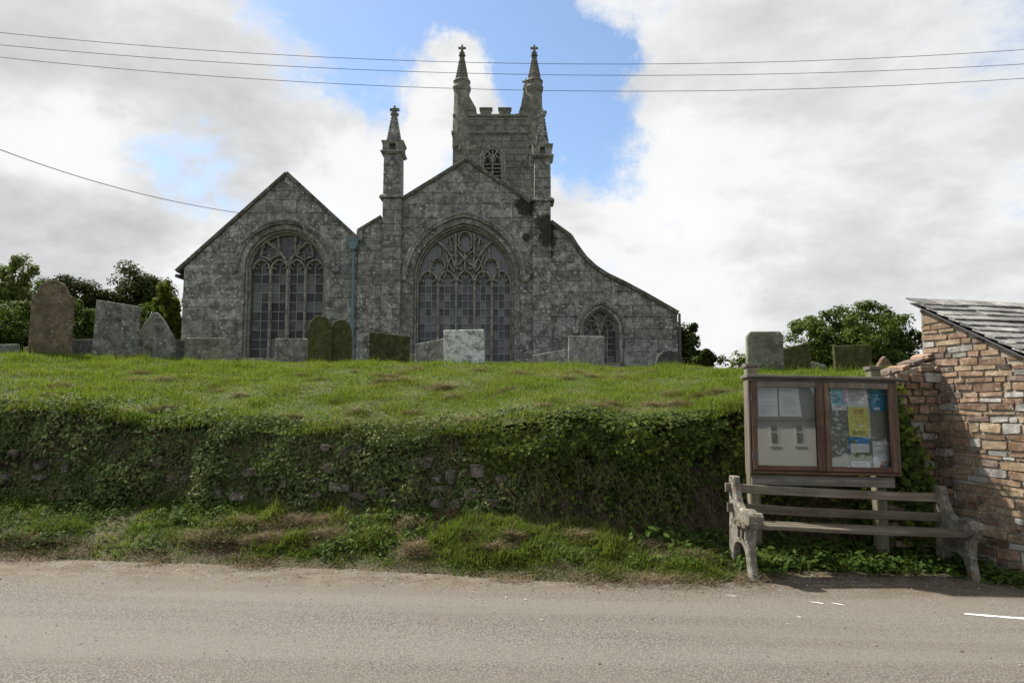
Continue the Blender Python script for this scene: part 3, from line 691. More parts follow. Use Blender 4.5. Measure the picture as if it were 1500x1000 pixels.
# downpipes with hopper heads
mb = MB(); x, z = XZ(519, 357); x2, z2 = XZ(516, 530); yy = YF - .13
mb.tube([(x, yy, z - .1), (x2 + .02, yy, z2 - .2)], .055, 8); mb.prism([(x - .19, z + .1), (x + .19, z + .1), (x + .17, z - .08), (x + .08, z - .26), (x - .08, z - .26), (x - .17, z - .08)], yy - .14, yy + .12, .015)
mb.box(x - .22, x + .22, yy - .16, yy + .14, z + .07, z + .12)
for t in (.25, .6): mb.lathe(x2 + (x - x2) * (1 - t), yy, [(.075, z + (z2 - z) * t - .06), (.075, z + (z2 - z) * t + .06)], 8)
mb.build('downpipe', M['pipe'], church)
mb = MB(); x, z = XZ(995, 460); mb.tube([(x, YF - .02, z + .02), (x - .01, YF - .02, ZG)], .045, 6); mb.build('downpipe', M['wire'], church)
# aisle and chancel roofs and side walls running back to the tower
def roof(name, pts, y0, y1, th=.12, side=True):
    mb = MB()
    for (a, b) in zip(pts[:-1], pts[1:]):
        t = np.array(b) - np.array(a); t = t / np.linalg.norm(t); nn = np.array((-t[1], t[0])); nn = nn if nn[1] > 0 else -nn
        mb.prism([tuple(a), tuple(b), tuple(np.array(b) - nn * th), tuple(np.array(a) - nn * th)], y0, y1)
    return mb.build(name, M['slate'], church)
roof('roof', [XZ(256, 398), XZ(420, 256), XZ(524, 352)], YF + .35, YF + 19); roof('roof', [XZ(545, 330), XZ(683, 238), XZ(812, 326)], YF + .35, YF + 19.5); roof('roof', [XZ(x, y + 2) for x, y in npts], YF + .35, YF + 19)
mb = MB(); mb.box(xA0 + .05, xA0 + .5, YF + .5, YF + 19, ZG - .3, XZ(262, 392)[1] - .1); mb.build('side_wall', M['church'], church)
mb = MB(); mb.box(xE1 - .5, xE1 - .05, YF + .5, YF + 19, ZG - .3, XZ(993, 458)[1] - .05); mb.build('side_wall', M['church'], church)
mb = MB(); x, z = XZ(261, 400); mb.box(x - .16, x - .02, YF + .1, YF + 19, z - .12, z - .02); mb.build('gutter', M['wire'], church)

# tower ---------------------------------------------------------------
YT = 44.0
def T(px, py): return XZ(px, py, YT)
tw = MB(); tx0, tx1 = T(663, 250)[0], T(793, 250)[0]; D = 5.6; zs1 = T(728, 194)[1]; zp = T(728, 168)[1]
tw.box(tx0, tx1, YT, YT + D, ZG - .3, zs1); tw.box(tx0 + .05, tx1 - .05, YT + .05, YT + D - .05, zs1, zp)
tower = tw.build('tower', M['mortar'], church)
mb = MB(); mb.box(tx0 - .1, tx1 + .1, YT - .1, YT + D + .1, zs1 - .08, zs1 + .08); mb.box(tx0 - .02, tx1 + .02, YT - .05, YT + .3, zp - .12, zp + .02); mb.box(tx0 - .02, tx1 + .02, YT + D - .3, YT + D + .05, zp - .12, zp + .02)
mb.build('string_course', M['tower'], tower)
for a, b, y in ((703.5, 720, 158), (731, 748, 158), (758, 772, 167), (683, 694, 160)):
    for yy in (YT - .02, YT + D - .38):
        m_ = MB(); xa, xb = T(a, 160)[0], T(b, 160)[0]; zt_ = T(710, y)[1]; m_.box(xa, xb, yy, yy + .4, zp + .02, zt_ - .1); m_.box(xa - .06, xb + .06, yy - .06, yy + .46, zt_ - .1, zt_); m_.build('merlon', M['tower'], tower)
tb = MB(); R = random.Random(5)
class TW:
    sill = T(721, 300)[1]
    @staticmethod
    def top(x, o):
        xc = T(721.5, 240)[0]; u = (x - xc) / (.62 + o)
        return None if abs(u) >= 1 else T(721, 232)[1] + (.62 + o) * ((.7) * math.sqrt(1 - u * u) + .3 * (1 - abs(u))) * 1.15
for (xa, xb, za, zb) in courses(tx0, tx1, T(728, 330)[1], zs1 - .1, (.36, .5), (.6, 1.3), 8):
    for P in block_polys(xa + .012, xb - .012, za + .012, zb - .012, lambda x: zs1 - .09, [TW], 0): tb.prism(P, YT - .03 - R.uniform(0, .02), YT + .01, .015)
for (xa, xb, za, zb) in courses(tx0 + .05, tx1 - .05, zs1 + .09, zp - .13, (.36, .42), (.6, 1.3), 9): tb.prism([(xa + .012, za + .012), (xb - .012, za + .012), (xb - .012, min(zb, zp - .13) - .012), (xa + .012, min(zb, zp - .13) - .012)], YT + .02 - R.uniform(0, .02), YT + .06, .015)
tag(tb.build('tower_masonry', M['tower'], tower), kind='stuff')
def turret(px, yc, r, mid=True):
    xc = T(px, 130)[0]; Z = lambda py: T(px, py)[1]; k = (yc - 0) / (YT + r)
    m_ = MB(); m_.lathe(xc, yc, [(r * 1.15, Z(215)), (r * 1.12, Z(176)), (r * 1.02, Z(165)), (r * .96, Z(133)), (r * 1.08, Z(130)), (r * 1.16, Z(126)), (r * 1.02, Z(124)), (r * .98, Z(119)), (r * 1.1, Z(117)), (r * .85, Z(114))], 8, math.pi / 8)
    o = m_.build('pinnacle', M['tower'], tower)
    m_ = MB(); r0 = r * .74; m_.lathe(xc, yc, [(r0, Z(115)), (r0 * .2, Z(80)), (r0 * .18, Z(78))], 8, math.pi / 8); m_.build('spire', M['tower'], tower)
    m_ = MB()
    for i in range(9):
        t = i / 9; rr = r0 * (1 - .8 * t); z = Z(115) + (Z(80) - Z(115)) * t
        for j in range(8):
            a = math.pi / 8 + j * math.pi / 4; m_.lathe(xc + rr * math.cos(a), yc + rr * math.sin(a), [(.02, z - .02), (.085, z + .07), (.05, z + .13), (.01, z + .15)], 5)
    tag(m_.build('crockets', M['tower'], tower), kind='stuff')
    m_ = MB(); m_.lathe(xc, yc, [(.1, Z(80)), (.24, Z(78.5)), (.24, Z(77)), (.12, Z(75.5)), (.2, Z(74)), (.1, Z(72.5)), (.09, Z(66)), (.05, Z(62))], 8)
    m_.box(xc - .26, xc + .26, yc - .07, yc + .07, Z(68), Z(65.8)); m_.build('finial', M['tower'], tower)
    if mid:   # weathered slope from the parapet up to the turret
        m_ = MB(); s = 1 if px < 728 else -1; P = [(xc + s * r * .6, Z(170)), (xc + s * r * 1.9, Z(170)), (xc + s * r * 1.75, Z(158)), (xc + s * r * .9, Z(140)), (xc + s * r * .6, Z(140))]; m_.prism(P, yc - r * .6, yc + r * .3); m_.build('parapet_slope', M['tower'], tower)
turret(676, YT + .35, .56); turret(783, YT + .35, .56)
def back_turret(px): turret(px, YT + D - .35, .52, False)
back_turret(673); back_turret(772.5)
# belfry opening with louvres
lb = MB(); xc = T(721.5, 240)[0]; zb0 = T(721, 300)[1]; hw = .62; zsp = T(721, 232)[1]
A = [(xc + hw * math.cos(t), zsp + hw * 1.15 * (.7 * math.sin(t) + .3 * (1 - abs(math.cos(t))))) for t in np.linspace(0, math.pi, 15)]
for i in (0, 1): lb.ribbon([(xc + hw + i * .17, zb0)] + [((x - xc) * (1 + i * .27) + xc, (z - zsp) * (1 + i * .27) + zsp) for x, z in A] + [(xc - hw - i * .17, zb0)], .085, YT + .1, YT - .04 - i * .04, .8)
bw = lb.build('belfry_window', M['dressed'], tower)
MB().prism([(xc + hw, zb0)] + A + [(xc - hw, zb0)], YT - .012, YT + .02).build('opening', plain('painted opening shade', (.012, .012, .011), .9), tower)  # near-black plate paints the shade inside the belfry; the tower is solid
m_ = MB(); m_.ribbon([(xc, zb0), (xc, zsp - .1)], .05, YT - .01, YT - .08)
for s in (-1, 1):
    m_.ribbon(bez((xc, zsp - .1), (xc + s * .05, zsp + .15), (xc + s * .36, zsp + .5), 6), .05, YT - .01, YT - .08); cusps(m_, *sorted((xc + s * .03, xc + s * .6)), zsp - .25, .35, YT - .01, YT - .08)
    m_.ribbon([(xc + s * .02, zsp + .22), (xc + s * .3, zsp + .2)], .04, YT - .01, YT - .08)
m_.ribbon([(xc, zsp), (xc, zsp + .55)], .045, YT - .01, YT - .08)
m_.build('tracery', M['dressed'], tower)
for s in (-1, 1):
    for i in range(9):
        z = zsp - .35 - i * .26; xa, xb = sorted((xc + s * .06, xc + s * .57))
        MB().add([(xa, YT - .03, z), (xb, YT - .03, z), (xb, YT - .11, z - .13), (xa, YT - .11, z - .13), (xa, YT - .03, z - .03), (xb, YT - .03, z - .03), (xb, YT - .11, z - .16), (xa, YT - .11, z - .16)], [(3, 2, 1, 0), (4, 5, 6, 7), (0, 1, 5, 4), (2, 3, 7, 6), (1, 2, 6, 5), (3, 0, 4, 7)]).build('louvre', M['coping'], tower)
print('church blocks', NB[0])

# ------------------------------------------------------------------ retaining bank wall (earth core, stones showing through)
def wall_pt(X, v):     # v 0 base .. 1 top
    X = np.asarray(X, float); yb = ip(X, YW); z0 = ip(X, ZB) - .12 * (1 - v) * 0 ; z1 = ip(X, ZT)
    bul = 0.16 * (fbm(X * 1.7, v * 2.2, 31) - .5) + 0.07 * (fbm(X * 6, v * 7, 35) - .5)
    Y = yb + SB * v ** 1.2 + 0.14 * np.clip(v - .88, 0, 1) / .12 - bul * np.sin(np.clip(v, 0, 1) * math.pi) ** .5
    return X, Y, z0 - .08 + (z1 - .03 - z0 + .08) * v
rw = thing('retaining_wall', (-1.5, 7.7, .3), 'long low earth and rubble bank wall overgrown with ivy below the churchyard lawn', 'wall')
xs = np.linspace(-14, 5.2, 420); nv = 26
X = np.repeat(xs[:, None], nv, 1); Vv = np.repeat(np.linspace(0, 1, nv)[None, :], len(xs), 0)
x, y, z = wall_pt(X, Vv); i = np.arange(len(xs) - 1)[:, None] * nv + np.arange(nv - 1)[None, :]
core = np_mesh('earth_core', np.stack((x + 1.5, y - 7.7, z - .3), -1).reshape(-1, 3), np.stack((i, i + nv, i + nv + 1, i + 1), -1).reshape(-1, 4), None, M['earth'], rw, True)
ORG[core.name] = ORG[rw.name]
def rock(mb, c, ex, ey, ez, w, h, d, R, n=9, flat=False):     # irregular stone facing along -ey; ex right, ez up
    c, ex, ey, ez = map(np.array, (c, ex, ey, ez)); P = []
    for k in range(n):
        a = 2 * math.pi * (k + R.uniform(-.25, .25)) / n; ca, sa = math.cos(a), math.sin(a)
        q = 1 / max(abs(ca), abs(sa)); q = 1 + (q - 1) * (R.uniform(.8, 1.0) if flat else R.uniform(.55, .85)); r = R.uniform(.88, 1.04); P.append((ca * q * r * w / 2, sa * q * r * h / 2))
    vs = []
    for s, dd in (((.90, -d * .5), (.985, -d * .25), (1.0, 0.0), (.97, d)) if flat else ((.72, -d * .5), (.97, -d * .28), (1.0, 0.0), (.95, d))):
        for (u, v) in P: vs.append(c + ex * (u * s) + ez * (v * s) + ey * (dd + (R.uniform(-.16, .16) * d if s < .98 else 0)))
    fs = [tuple(range(n))]
    for r_ in range(3):
        for k in range(n): k2 = (k + 1) % n; fs.append((r_ * n + k, (r_ + 1) * n + k, (r_ + 1) * n + k2, r_ * n + k2))
    vs.append(c + ey * d)
    return mb.add(vs, fs)
def slab(mb, c, ex, ey, ez, w, h, d, R):      # flat bedded wall stone with uneven corners
    c, ex, ey, ez = map(np.array, (c, ex, ey, ez)); P = []
    for sx, sz in ((1, -1), (1, 1), (-1, 1), (-1, -1)):
        cu = R.uniform(.12, .45) * h * .5; cv = R.uniform(.12, .5) * h * .5; x0 = sx * w / 2 + R.uniform(-.05, .05) * h; z0 = sz * h / 2 + R.uniform(-.10, .10) * h
        a, b_ = (x0 - sx * cu, z0), (x0, z0 - sz * cv); P += [a, b_] if (sx * sz < 0) else [b_, a]
    n = len(P); vs = []; tlt = R.uniform(-.25, .25); tl2 = R.uniform(-.2, .2)
    for s_, dd in ((.93, -d * .5), (.99, -d * .3), (.98, d)):
        for (u, v) in P: vs.append(c + ex * (u * s_ if s_ > .95 else u - math.copysign(.035 * h * 2, u)) + ez * (v * s_) + ey * (dd + (d * .3 * (tlt * u / w * 2 + tl2 * v / h * 2) + R.uniform(-.1, .1) * d if dd < 0 else 0)))
    fs = [tuple(range(n))]
    for r_ in range(2):
        for k in range(n): k2 = (k + 1) % n; fs.append((r_ * n + k, (r_ + 1) * n + k, (r_ + 1) * n + k2, r_ * n + k2))
    return mb.add(vs, fs)
EX, EY, EZ = (1, 0, 0), (0, 1, 0), (0, 0, 1)
R = random.Random(77)
big = [(517, 661, 33, 22), (491, 683, 40, 18), (523, 685, 24, 14), (619, 677, 36, 15), (661, 697, 16, 22), (700, 689, 22, 20), (560, 722, 20, 18), (604, 724, 14, 10), (606, 707, 18, 16), (690, 722, 24, 16), (462, 723, 22, 12),
       (418, 703, 14, 20), (490, 682, 30, 16), (104, 684, 10, 16), (65, 681, 16, 12), (372, 690, 22, 12), (352, 725, 26, 12), (320, 722, 20, 14), (440, 735, 24, 12), (700, 745, 16, 14), (465, 705, 20, 14), (500, 712, 30, 12), (545, 700, 16, 12), (585, 740, 22, 12), (640, 735, 20, 12), (668, 738, 20, 14),
       (30, 662, 16, 10), (12, 700, 16, 14), (480, 655, 18, 10), (734, 700, 18, 14), (720, 735, 18, 12), (436, 685, 20, 12), (395, 735, 22, 12), (290, 735, 18, 10), (250, 700, 14, 10), (640, 700, 14, 12), (512, 740, 24, 12)]
for k in range(55):
    big.append((R.uniform(330, 740), R.uniform(690, 756), R.uniform(14, 40), R.uniform(8, 15)))
for k in range(10): big.append((R.uniform(0, 330), R.uniform(660, 735), R.uniform(12, 26), R.uniform(8, 13)))
placed = []
for (px, py, w, h) in big:
    if any(abs(px - a) < (w + c) * .47 and abs(py - b_) < (h + d_) * .47 for a, b_, c, d_ in placed): continue
    placed.append((px, py, w, h)); Yq = 7.8
    for it in range(3):
        wx, _, wz = W(px, py, Yq); v = np.clip((wz - ip(wx, ZB) + .08) / (ip(wx, ZT) - ip(wx, ZB) + .11), 0, 1); Yq = float(wall_pt(wx, v)[1])
    mb = MB(); rot = R.uniform(-.2, .2); ex = (math.cos(rot), R.uniform(-.2, .2), math.sin(rot)); ez = (-math.sin(rot), R.uniform(0, .25), math.cos(rot))
    first = len(placed) <= 30
    rock(mb, (wx, Yq - (.07 if first else R.uniform(-.01, .04)), wz), ex, EY, ez, w / 124, h / 124, .10, R, R.choice((6, 7, 8)), True)
    mb.build('stone', M['rubble'], rw)

# ------------------------------------------------------------------ vegetation builders
def blades(base, h, az, lean, w, seg_mid=.5):
    n = len(base); d = np.stack((np.cos(az), np.sin(az), 0 * az), -1); sd = np.stack((-np.sin(az), np.cos(az), 0 * az), -1)
    hh = h[:, None]; ln = lean[:, None]; ww = w[:, None] / 2; up = np.array((0, 0, 1.0))[None]
    mid = base + d * hh * ln * .35 + up * hh * seg_mid * np.sqrt(np.maximum(.05, 1 - (ln * .5) ** 2)); tip = base + d * hh * ln + up * hh * np.sqrt(np.maximum(.02, 1 - np.minimum(ln, .99) ** 2))
    V = np.stack((base - sd * ww, base + sd * ww, mid - sd * ww * .75, mid + sd * ww * .75, tip), 1).reshape(-1, 3)
    i = np.arange(n)[:, None] * 5
    return V, np.concatenate((i, i + 1, i + 3, i + 2), 1), np.concatenate((i + 2, i + 3, i + 4), 1)
def leaves(pos, nrm, size, roll, tmpl, fold=.25):
    T_ = np.array(tmpl, float); n = len(pos); nrm = nrm / (np.linalg.norm(nrm, axis=1, keepdims=True) + 1e-9)
    ref = np.where(np.abs(nrm[:, 2:3]) > .9, np.array([[1., 0, 0]]), np.array([[0, 0, 1.]])); a = np.cross(ref, nrm); a /= np.linalg.norm(a, axis=1, keepdims=True); b_ = np.cross(nrm, a)
    cr, sr = np.cos(roll)[:, None], np.sin(roll)[:, None]; u = a * cr + b_ * sr; v = -a * sr + b_ * cr
    V = pos[:, None, :] + size[:, None, None] * (T_[None, :, 0:1] * u[:, None, :] + T_[None, :, 1:2] * v[:, None, :] + (np.abs(T_[None, :, 0:1]) * fold - T_[None, :, 1:2] ** 2 * .15) * nrm[:, None, :])
    return V.reshape(-1, 3)
IVY = [(0, -.45), (.38, -.42), (.55, -.02), (.26, .1), (0, .6), (-.26, .1), (-.55, -.02), (-.38, -.42), (0, -.1)]
IVT = [(8, 0, 1), (8, 1, 2), (8, 2, 3), (8, 3, 4), (8, 4, 5), (8, 5, 6), (8, 6, 7), (8, 7, 0)]
OVL = [(0, -.5), (.26, -.12), (.2, .22), (0, .55), (-.2, .22), (-.26, -.12)]
OVT = [(0, 1, 2), (0, 2, 3), (0, 3, 4), (0, 4, 5)]
DIA = [(0, -.5), (.3, 0), (0, .5), (-.3, 0)]
DIT = [(0, 1, 2), (0, 2, 3)]
def plant(name, loc, label, cat, foliage, stems=None):
    t = thing(name, loc, label, cat)
    for o, nm in ((foliage, 'foliage'), (stems, 'stems')):
        if o is None: continue
        o.name = nm; o.parent = t; o.location = tuple(-q for q in loc); o['kind'] = 'stuff'
    return t
def leaf_obj(name, pos, nrm, size, tmpl, tri, mat, parent=None, fold=.25):
    n = len(pos); k = len(tmpl); V = leaves(pos, nrm, size, rng.uniform(0, 6.283, n), tmpl, fold)
    t = (np.arange(n)[:, None, None] * k + np.array(tri)[None]).reshape(-1, 3)
    if parent is not None: V = V - np.array(ORG.get(parent.name, (0, 0, 0)))[None]
    return np_mesh(name, V, None, t, mat, parent, False)

# lawn grass
def lawn_grass():
    N = 400000; Y = 7.75 + (15.2 - 7.75) * rng.random(N) ** .9; X = (rng.random(N) * 2 - 1) * (Y * .80 + .4)
    ok = (Y > ip(X, YW) + SB - .02) & (X < 4.9 + (Y - 7.6) * .6); d = .30 + 1.0 * fbm(X * 1.3, Y * 1.3, 41); ok &= rng.random(N) < d
    dry = fbm(X * 1.1 + 5, Y * 2.6, 47, 4); ok &= ~((dry > .68) & (rng.random(N) < .5))
    X, Y = X[ok], Y[ok]; Z = lawn_z(X, Y); n = len(X); long = fbm(X * 2.1, Y * 2.1, 43) ** 2
    h = (0.028 + .15 * long ** 1.3) * rng.uniform(.6, 1.5, n); h *= np.where(np.abs(Y - YC - .3) < 1.0, 1.25, 1)
    return blades(np.stack((X, Y, Z - .01), -1), h, rng.uniform(0, 6.283, n), rng.uniform(.1, .95, n), rng.uniform(.006, .012, n))
V, q_, t_ = lawn_grass(); tag(np_mesh('lawn_grass', V, q_, t_, M['grass']), 'mown green grass covering the sloping churchyard lawn', 'grass', kind='stuff')
# verge grass
def verge_pts(N, x0, x1, fn):
    X = rng.uniform(x0, x1, N); t = rng.random(N); Y = Yr(X) - .02 + (ip(X, YW) + .05 - Yr(X)) * t; ok = rng.random(N) < fn(X, Y, t); return X[ok], Y[ok], t[ok]
def bench_gap(X, Y): return np.where((X > 2.22) & (X < 4.55), np.where(Y < 6.72, .02, .3), 1.0)
X, Y, t = verge_pts(230000, -8, 5.2, lambda X, Y, t: np.clip(fbm(X * 1.9, Y * 1.9, 51, 4) * 3.2 - .85, .12, 1) * bench_gap(X, Y) * np.clip(.45 + t * 4, 0, 1) * np.where(X < -3, .8, 1))
n = len(X); tuft = fbm(X * 4.3, Y * 4.3, 53); h = (.03 + .20 * tuft ** 2.0) * rng.uniform(.4, 1.4, n) * np.clip(.25 + t * 2.2, 0, 1)
az = 6.283 * 1.6 * fbm(X * 2.7, Y * 2.7, 59) + rng.normal(0, 1.3, n)
V, q_, t_ = blades(np.stack((X, Y, verge_z(X, Y) - .01), -1), h, az, rng.uniform(.25, .98, n), rng.uniform(.006, .012, n))
tag(np_mesh('verge_grass', V, q_, t_, M['vgrass']), 'long rough green grass on the roadside verge below the bank', 'grass', kind='stuff')
# ragged fringe of grass hanging over the top of the bank
N = 26000; X = rng.uniform(-9, 3.6, N); Yf = ip(X, YW) + SB - .09 + rng.uniform(-.06, .16, N); ok = rng.random(N) < np.clip(fbm(X * 2.2, Yf * 0, 58) * 2.2 - .35, .1, 1); X, Yf = X[ok], Yf[ok]; n = len(X)
Z = lawn_z(X, Yf); h = rng.uniform(.04, .15, n) * (.6 + fbm(X * 3, X * 0, 56))
V, q_, t_ = blades(np.stack((X, Yf, Z - .01), -1), h, rng.normal(-1.571, .9, n), rng.uniform(.35, .99, n), rng.uniform(.006, .011, n))
down = rng.random(n) < .5; Vr = V.reshape(-1, 5, 3); Vr[down, 2:4, 2] -= h[down, None] * .25; Vr[down, 4, 2] -= h[down] * .8
tag(np_mesh('bank_edge_grass', Vr.reshape(-1, 3), q_, t_, M['vgrass']), 'ragged grass overhanging the top edge of the bank', 'grass', kind='stuff')
# dry cut grass lying in heaps on verge and in small tufts on lawn
def heap(cx, cy, rx, ry, n, zf, hgt):
    X = cx + rx * rng.normal(0, .62, n); Y = cy + ry * rng.normal(0, .62, n); r2 = ((X - cx) / rx) ** 2 + ((Y - cy) / ry) ** 2
    return np.stack((X, Y, zf(X, Y) + hgt * np.exp(-r2 * .9) * (.25 + 1.2 * fbm(X * 9, Y * 9, 63)) * rng.uniform(.2, 1.0, n)), -1)
pts = []
def onverge(px, py):
    Yq = 7.0
    for it in range(6): wx, _, wz = W(px, py, Yq); Yq = np.clip(Yq + (wz - float(verge_z(wx, Yq))) * 3.0, 5.9, 7.8)
    return wx, Yq
for px, py, rx, ry, nn in ((310, 790, .22, .12, 900), (350, 770, .16, .1, 700), (440, 770, .25, .16, 1500), (470, 790, .2, .13, 900), (330, 800, .25, .08, 700), (390, 795, .2, .1, 700), (610, 810, .10, .13, 500), (690, 790, .10, .1, 500), (660, 760, .14, .1, 500), (720, 810, .12, .08, 500), (755, 790, .13, .08, 450),
                           (920, 775, .16, .1, 500), (940, 800, .2, .1, 350), (20, 795, .3, .1, 500), (60, 800, .3, .06, 300), (550, 790, .1, .1, 250), (600, 770, .12, .1, 300), (850, 790, .12, .1, 300), (1030, 820, .2, .1, 250), (1070, 815, .15, .1, 250)):
    cx, cy = onverge(px, py); pts.append(heap(cx, cy, rx * 1.35, ry * 1.2, int(nn * 1.1), verge_z, .085))
nE = 9000; Xe = rng.uniform(-7, 4.9, nE); Ye = Yr(Xe) + rng.normal(.0, .10, nE) + .02; keep = (fbm(Xe * 2.6, Ye * 2.6, 57, 4) > .52) & ((Xe < 2.3) | (rng.random(nE) < .15)); Xe, Ye = Xe[keep], Ye[keep]; pts.append(np.stack((Xe, Ye, np.maximum(verge_z(Xe, Ye), zr(Xe)) + .008), -1))
def onlawn(px, py):
    best = None
    for Yq in np.linspace(8, 12.5, 90):
        wx, _, wz = W(px, py, Yq); e = abs(wz - float(lawn_z(wx, Yq)))
        if best is None or e < best[0]: best = (e, wx, Yq)
    return best[1], best[2]
Rl = random.Random(4)
lawn_heaps = [(150, 572), (308, 568), (240, 558), (335, 560), (465, 557), (590, 547), (610, 543), (575, 552), (735, 575), (760, 548), (700, 543), (845, 545), (910, 555), (940, 552), (515, 575), (490, 590), (605, 608), (1050, 575), (1020, 580), (130, 600), (170, 608), (230, 603), (430, 612), (520, 605), (690, 620), (880, 598), (560, 560), (640, 570)] + [(Rl.uniform(20, 1080), Rl.uniform(540, 605)) for k in range(26)]
for px, py in lawn_heaps:
    cx, cy = onlawn(px, py); s = Rl.uniform(.5, 1.25); pts.append(heap(cx, cy, .15 * s, .12 * s, int(260 * s), lawn_z, .055 * s))
nE = 22000; Xe = rng.uniform(-9, 4.4, nE); Ye = ip(Xe, YW) + SB + rng.uniform(-.08, 4.2, nE); dn = fbm(Xe * 1.1 + 5, Ye * 2.6, 47, 4); keep = (dn > .60) | ((Ye < ip(Xe, YW) + SB + .4) & (fbm(Xe * 1.7, Xe * 0 + 4, 49) > .45) & (rng.random(nE) < .8)); Xe, Ye = Xe[keep], Ye[keep]; pts.append(np.stack((Xe, Ye, lawn_z(Xe, Ye) + .015), -1))
P = np.concatenate(pts); n = len(P)
V, q_, t_ = blades(P, rng.uniform(.05, .2, n), rng.uniform(0, 6.283, n), rng.uniform(.90, 1.0, n), rng.uniform(.003, .007, n), .12)
tag(np_mesh('dry_cut_grass', V, q_, t_, M['straw']), 'brown dried grass cuttings lying in heaps on verge and lawn', 'dry grass', kind='stuff')
# small ivy and creepers on the bank face
def face_pts(N, x0, x1, fn):
    X = rng.uniform(x0, x1, N); v = rng.random(N) ** .9; ok = rng.random(N) < fn(X, v); X, v = X[ok], v[ok]; x, y, z = wall_pt(X, v); return X, v, np.stack((x, y, z), -1)
X, v, P = face_pts(120000, -9, .3, lambda X, v: np.clip((fbm(X * 1.5, v * 2.6, 61, 4) - .34) * 6, 0.16, 1) * np.clip(.5 + v, 0, 1) * (1 - .62 * np.clip(1 - np.abs(X + 1.25) / 1.25, 0, 1) ** .5 * (v < .8)))
n = len(P); P[:, 1] -= rng.random(n) ** 1.5 * (.05 + .75 * np.clip(fbm(X * 2.6, v * 3, 67, 4) - .40, 0, 1)) ; P[:, 2] += rng.normal(0, .03, n) + .05 * (v > .93) * rng.random(n)
nm = np.stack((rng.normal(0, .5, n), -1 + rng.normal(0, .3, n), .55 + rng.normal(0, .5, n)), -1)
nH = 7000; Xh = rng.uniform(-9, .4, nH); vh = rng.uniform(.25, 1.0, nH); kh = rng.random(nH) < np.clip((fbm(Xh * 1.9 + 3, vh * 2.6, 69, 4) - .46) * 6, .04, 1); Xh, vh = Xh[kh], vh[kh]; nH = len(Xh)
xh, yh, zh_ = wall_pt(Xh, vh); offh = .03 + rng.random(nH) * .07 + .16 * np.clip(Xh + .5, 0, 1)
Vh, qh, th_ = blades(np.stack((xh, yh - offh, zh_), -1), rng.uniform(.04, .2, nH), rng.normal(-1.571, 1.4, nH), rng.uniform(.3, .98, nH), rng.uniform(.003, .007, nH))
Vh = Vh.reshape(-1, 5, 3); Vh[:, 2:, 2] = 2 * Vh[:, 0:1, 2] - Vh[:, 2:, 2]
tag(np_mesh('hanging_dead_grass', Vh.reshape(-1, 3), qh, th_, M['straw']), 'dead brown grass hanging down the shaded bank face', 'dry grass', kind='stuff')
nS = 9000; Xs = rng.uniform(-9, .6, nS); ds = rng.random(nS) ** 2 * .5; ks = rng.random(nS) < np.clip((fbm(Xs * 1.5, ds * 3, 66, 4) - .42) * 6, 0, 1); Xs, ds = Xs[ks], ds[ks]; Ys = ip(Xs, YW) + SB - .1 + ds; P = np.concatenate((P, np.stack((Xs, Ys, lawn_z(Xs, Ys) + rng.uniform(.01, .07, len(Xs))), -1))); nm = np.concatenate((nm, np.stack((rng.normal(0, .4, len(Xs)), -.4 + rng.normal(0, .4, len(Xs)), np.ones(len(Xs))), -1))); n = len(P)
fol1 = leaf_obj('foliage', P, nm, rng.uniform(.028, .066, n), OVL, OVT, M['smallivy'])
# dense large leaved ivy over the right part
def hedge_pts(N):
    X = rng.uniform(-.55, 4.3, N); v = rng.random(N); x, y, z = wall_pt(X, v)
    prof = np.interp(X, [-.55, -.2, .3, 1.0, 1.6, 2.2, 3.0, 4.3], [.06, .18, .30, .34, .30, .22, .2, .12]) * np.interp(v, [0, .35, .7, .95, 1], [.15, .35, 1, 1.0, .6])
    lump = .75 + 1.5 * (fbm(X * 3.2, v * 4.5, 71, 4) - .42)
    y = y - prof * lump + rng.uniform(-.01, .12, N) ; z = z + (v > .6) * np.interp(X, [-.6, .0, .6, .9, 1.4, 2.2, 2.7, 4.3], [.0, .06, .1, .12, .06, .04, .0, .0]) * (v - .6) / .4 * (.7 + .8 * fbm(X * 4, X * 0, 73))
    return X, v, np.stack((x, y, z), -1)
X, v, P = hedge_pts(52000); ok = rng.random(len(X)) < np.interp(v, [0, .28, .5, .7, 1], [.10, .22, .55, .95, 1]) * np.clip((fbm(X * 2.4, v * 3.4, 75, 4) - .28) * 4.5, .08, 1); P, X, v = P[ok], X[ok], v[ok]; n = len(P)
nm = np.stack((rng.normal(0, .45, n), -.9 + rng.normal(0, .3, n), .45 + 1.1 * (v > .88) + rng.normal(0, .45, n)), -1)
P[:, 1] = np.where((P[:, 0] > 2.35) & (P[:, 0] < 4.15), np.maximum(P[:, 1], 7.34 + .04 * rng.random(n)), P[:, 1])
fol2 = leaf_obj('foliage', P, nm, rng.uniform(.028, .062, n), IVY, IVT, M['ivy'])
# top fringe of ivy spilling on the lawn edge
# dry stems and roots on the bank
mbs = (MB(), MB()); R = random.Random(12)
for k in range(900):
    x0 = R.uniform(-7.5, 3.6); v0 = R.uniform(.25, .98) if x0 < .2 else R.uniform(.1, .7); pts = []; dx = R.uniform(-.06, .06); 
    L = R.randint(4, 8)
    for s in range(L):
        vv = max(0, v0 - s * R.uniform(.03, .06)); xx = x0 + dx * s + R.uniform(-.015, .015); a, bq, cq = wall_pt(xx, vv)
        off = .05 + R.uniform(0, .04) + (0.2 * min(1, max(0, xx + .4)) if xx > -.4 else 0); pts.append((xx, float(bq) - off, float(cq)))
    mbs[x0 > -.3].tube(pts, [R.uniform(.0012, .0026)] * (L - 1) + [.0012], 3)
plant('creeping_ivy', (-4, 7.9, .4), 'small leaved ivy and bare stems creeping over the stones of the bank', 'ivy', fol1, mbs[0].build('stems', M['twig'], None))
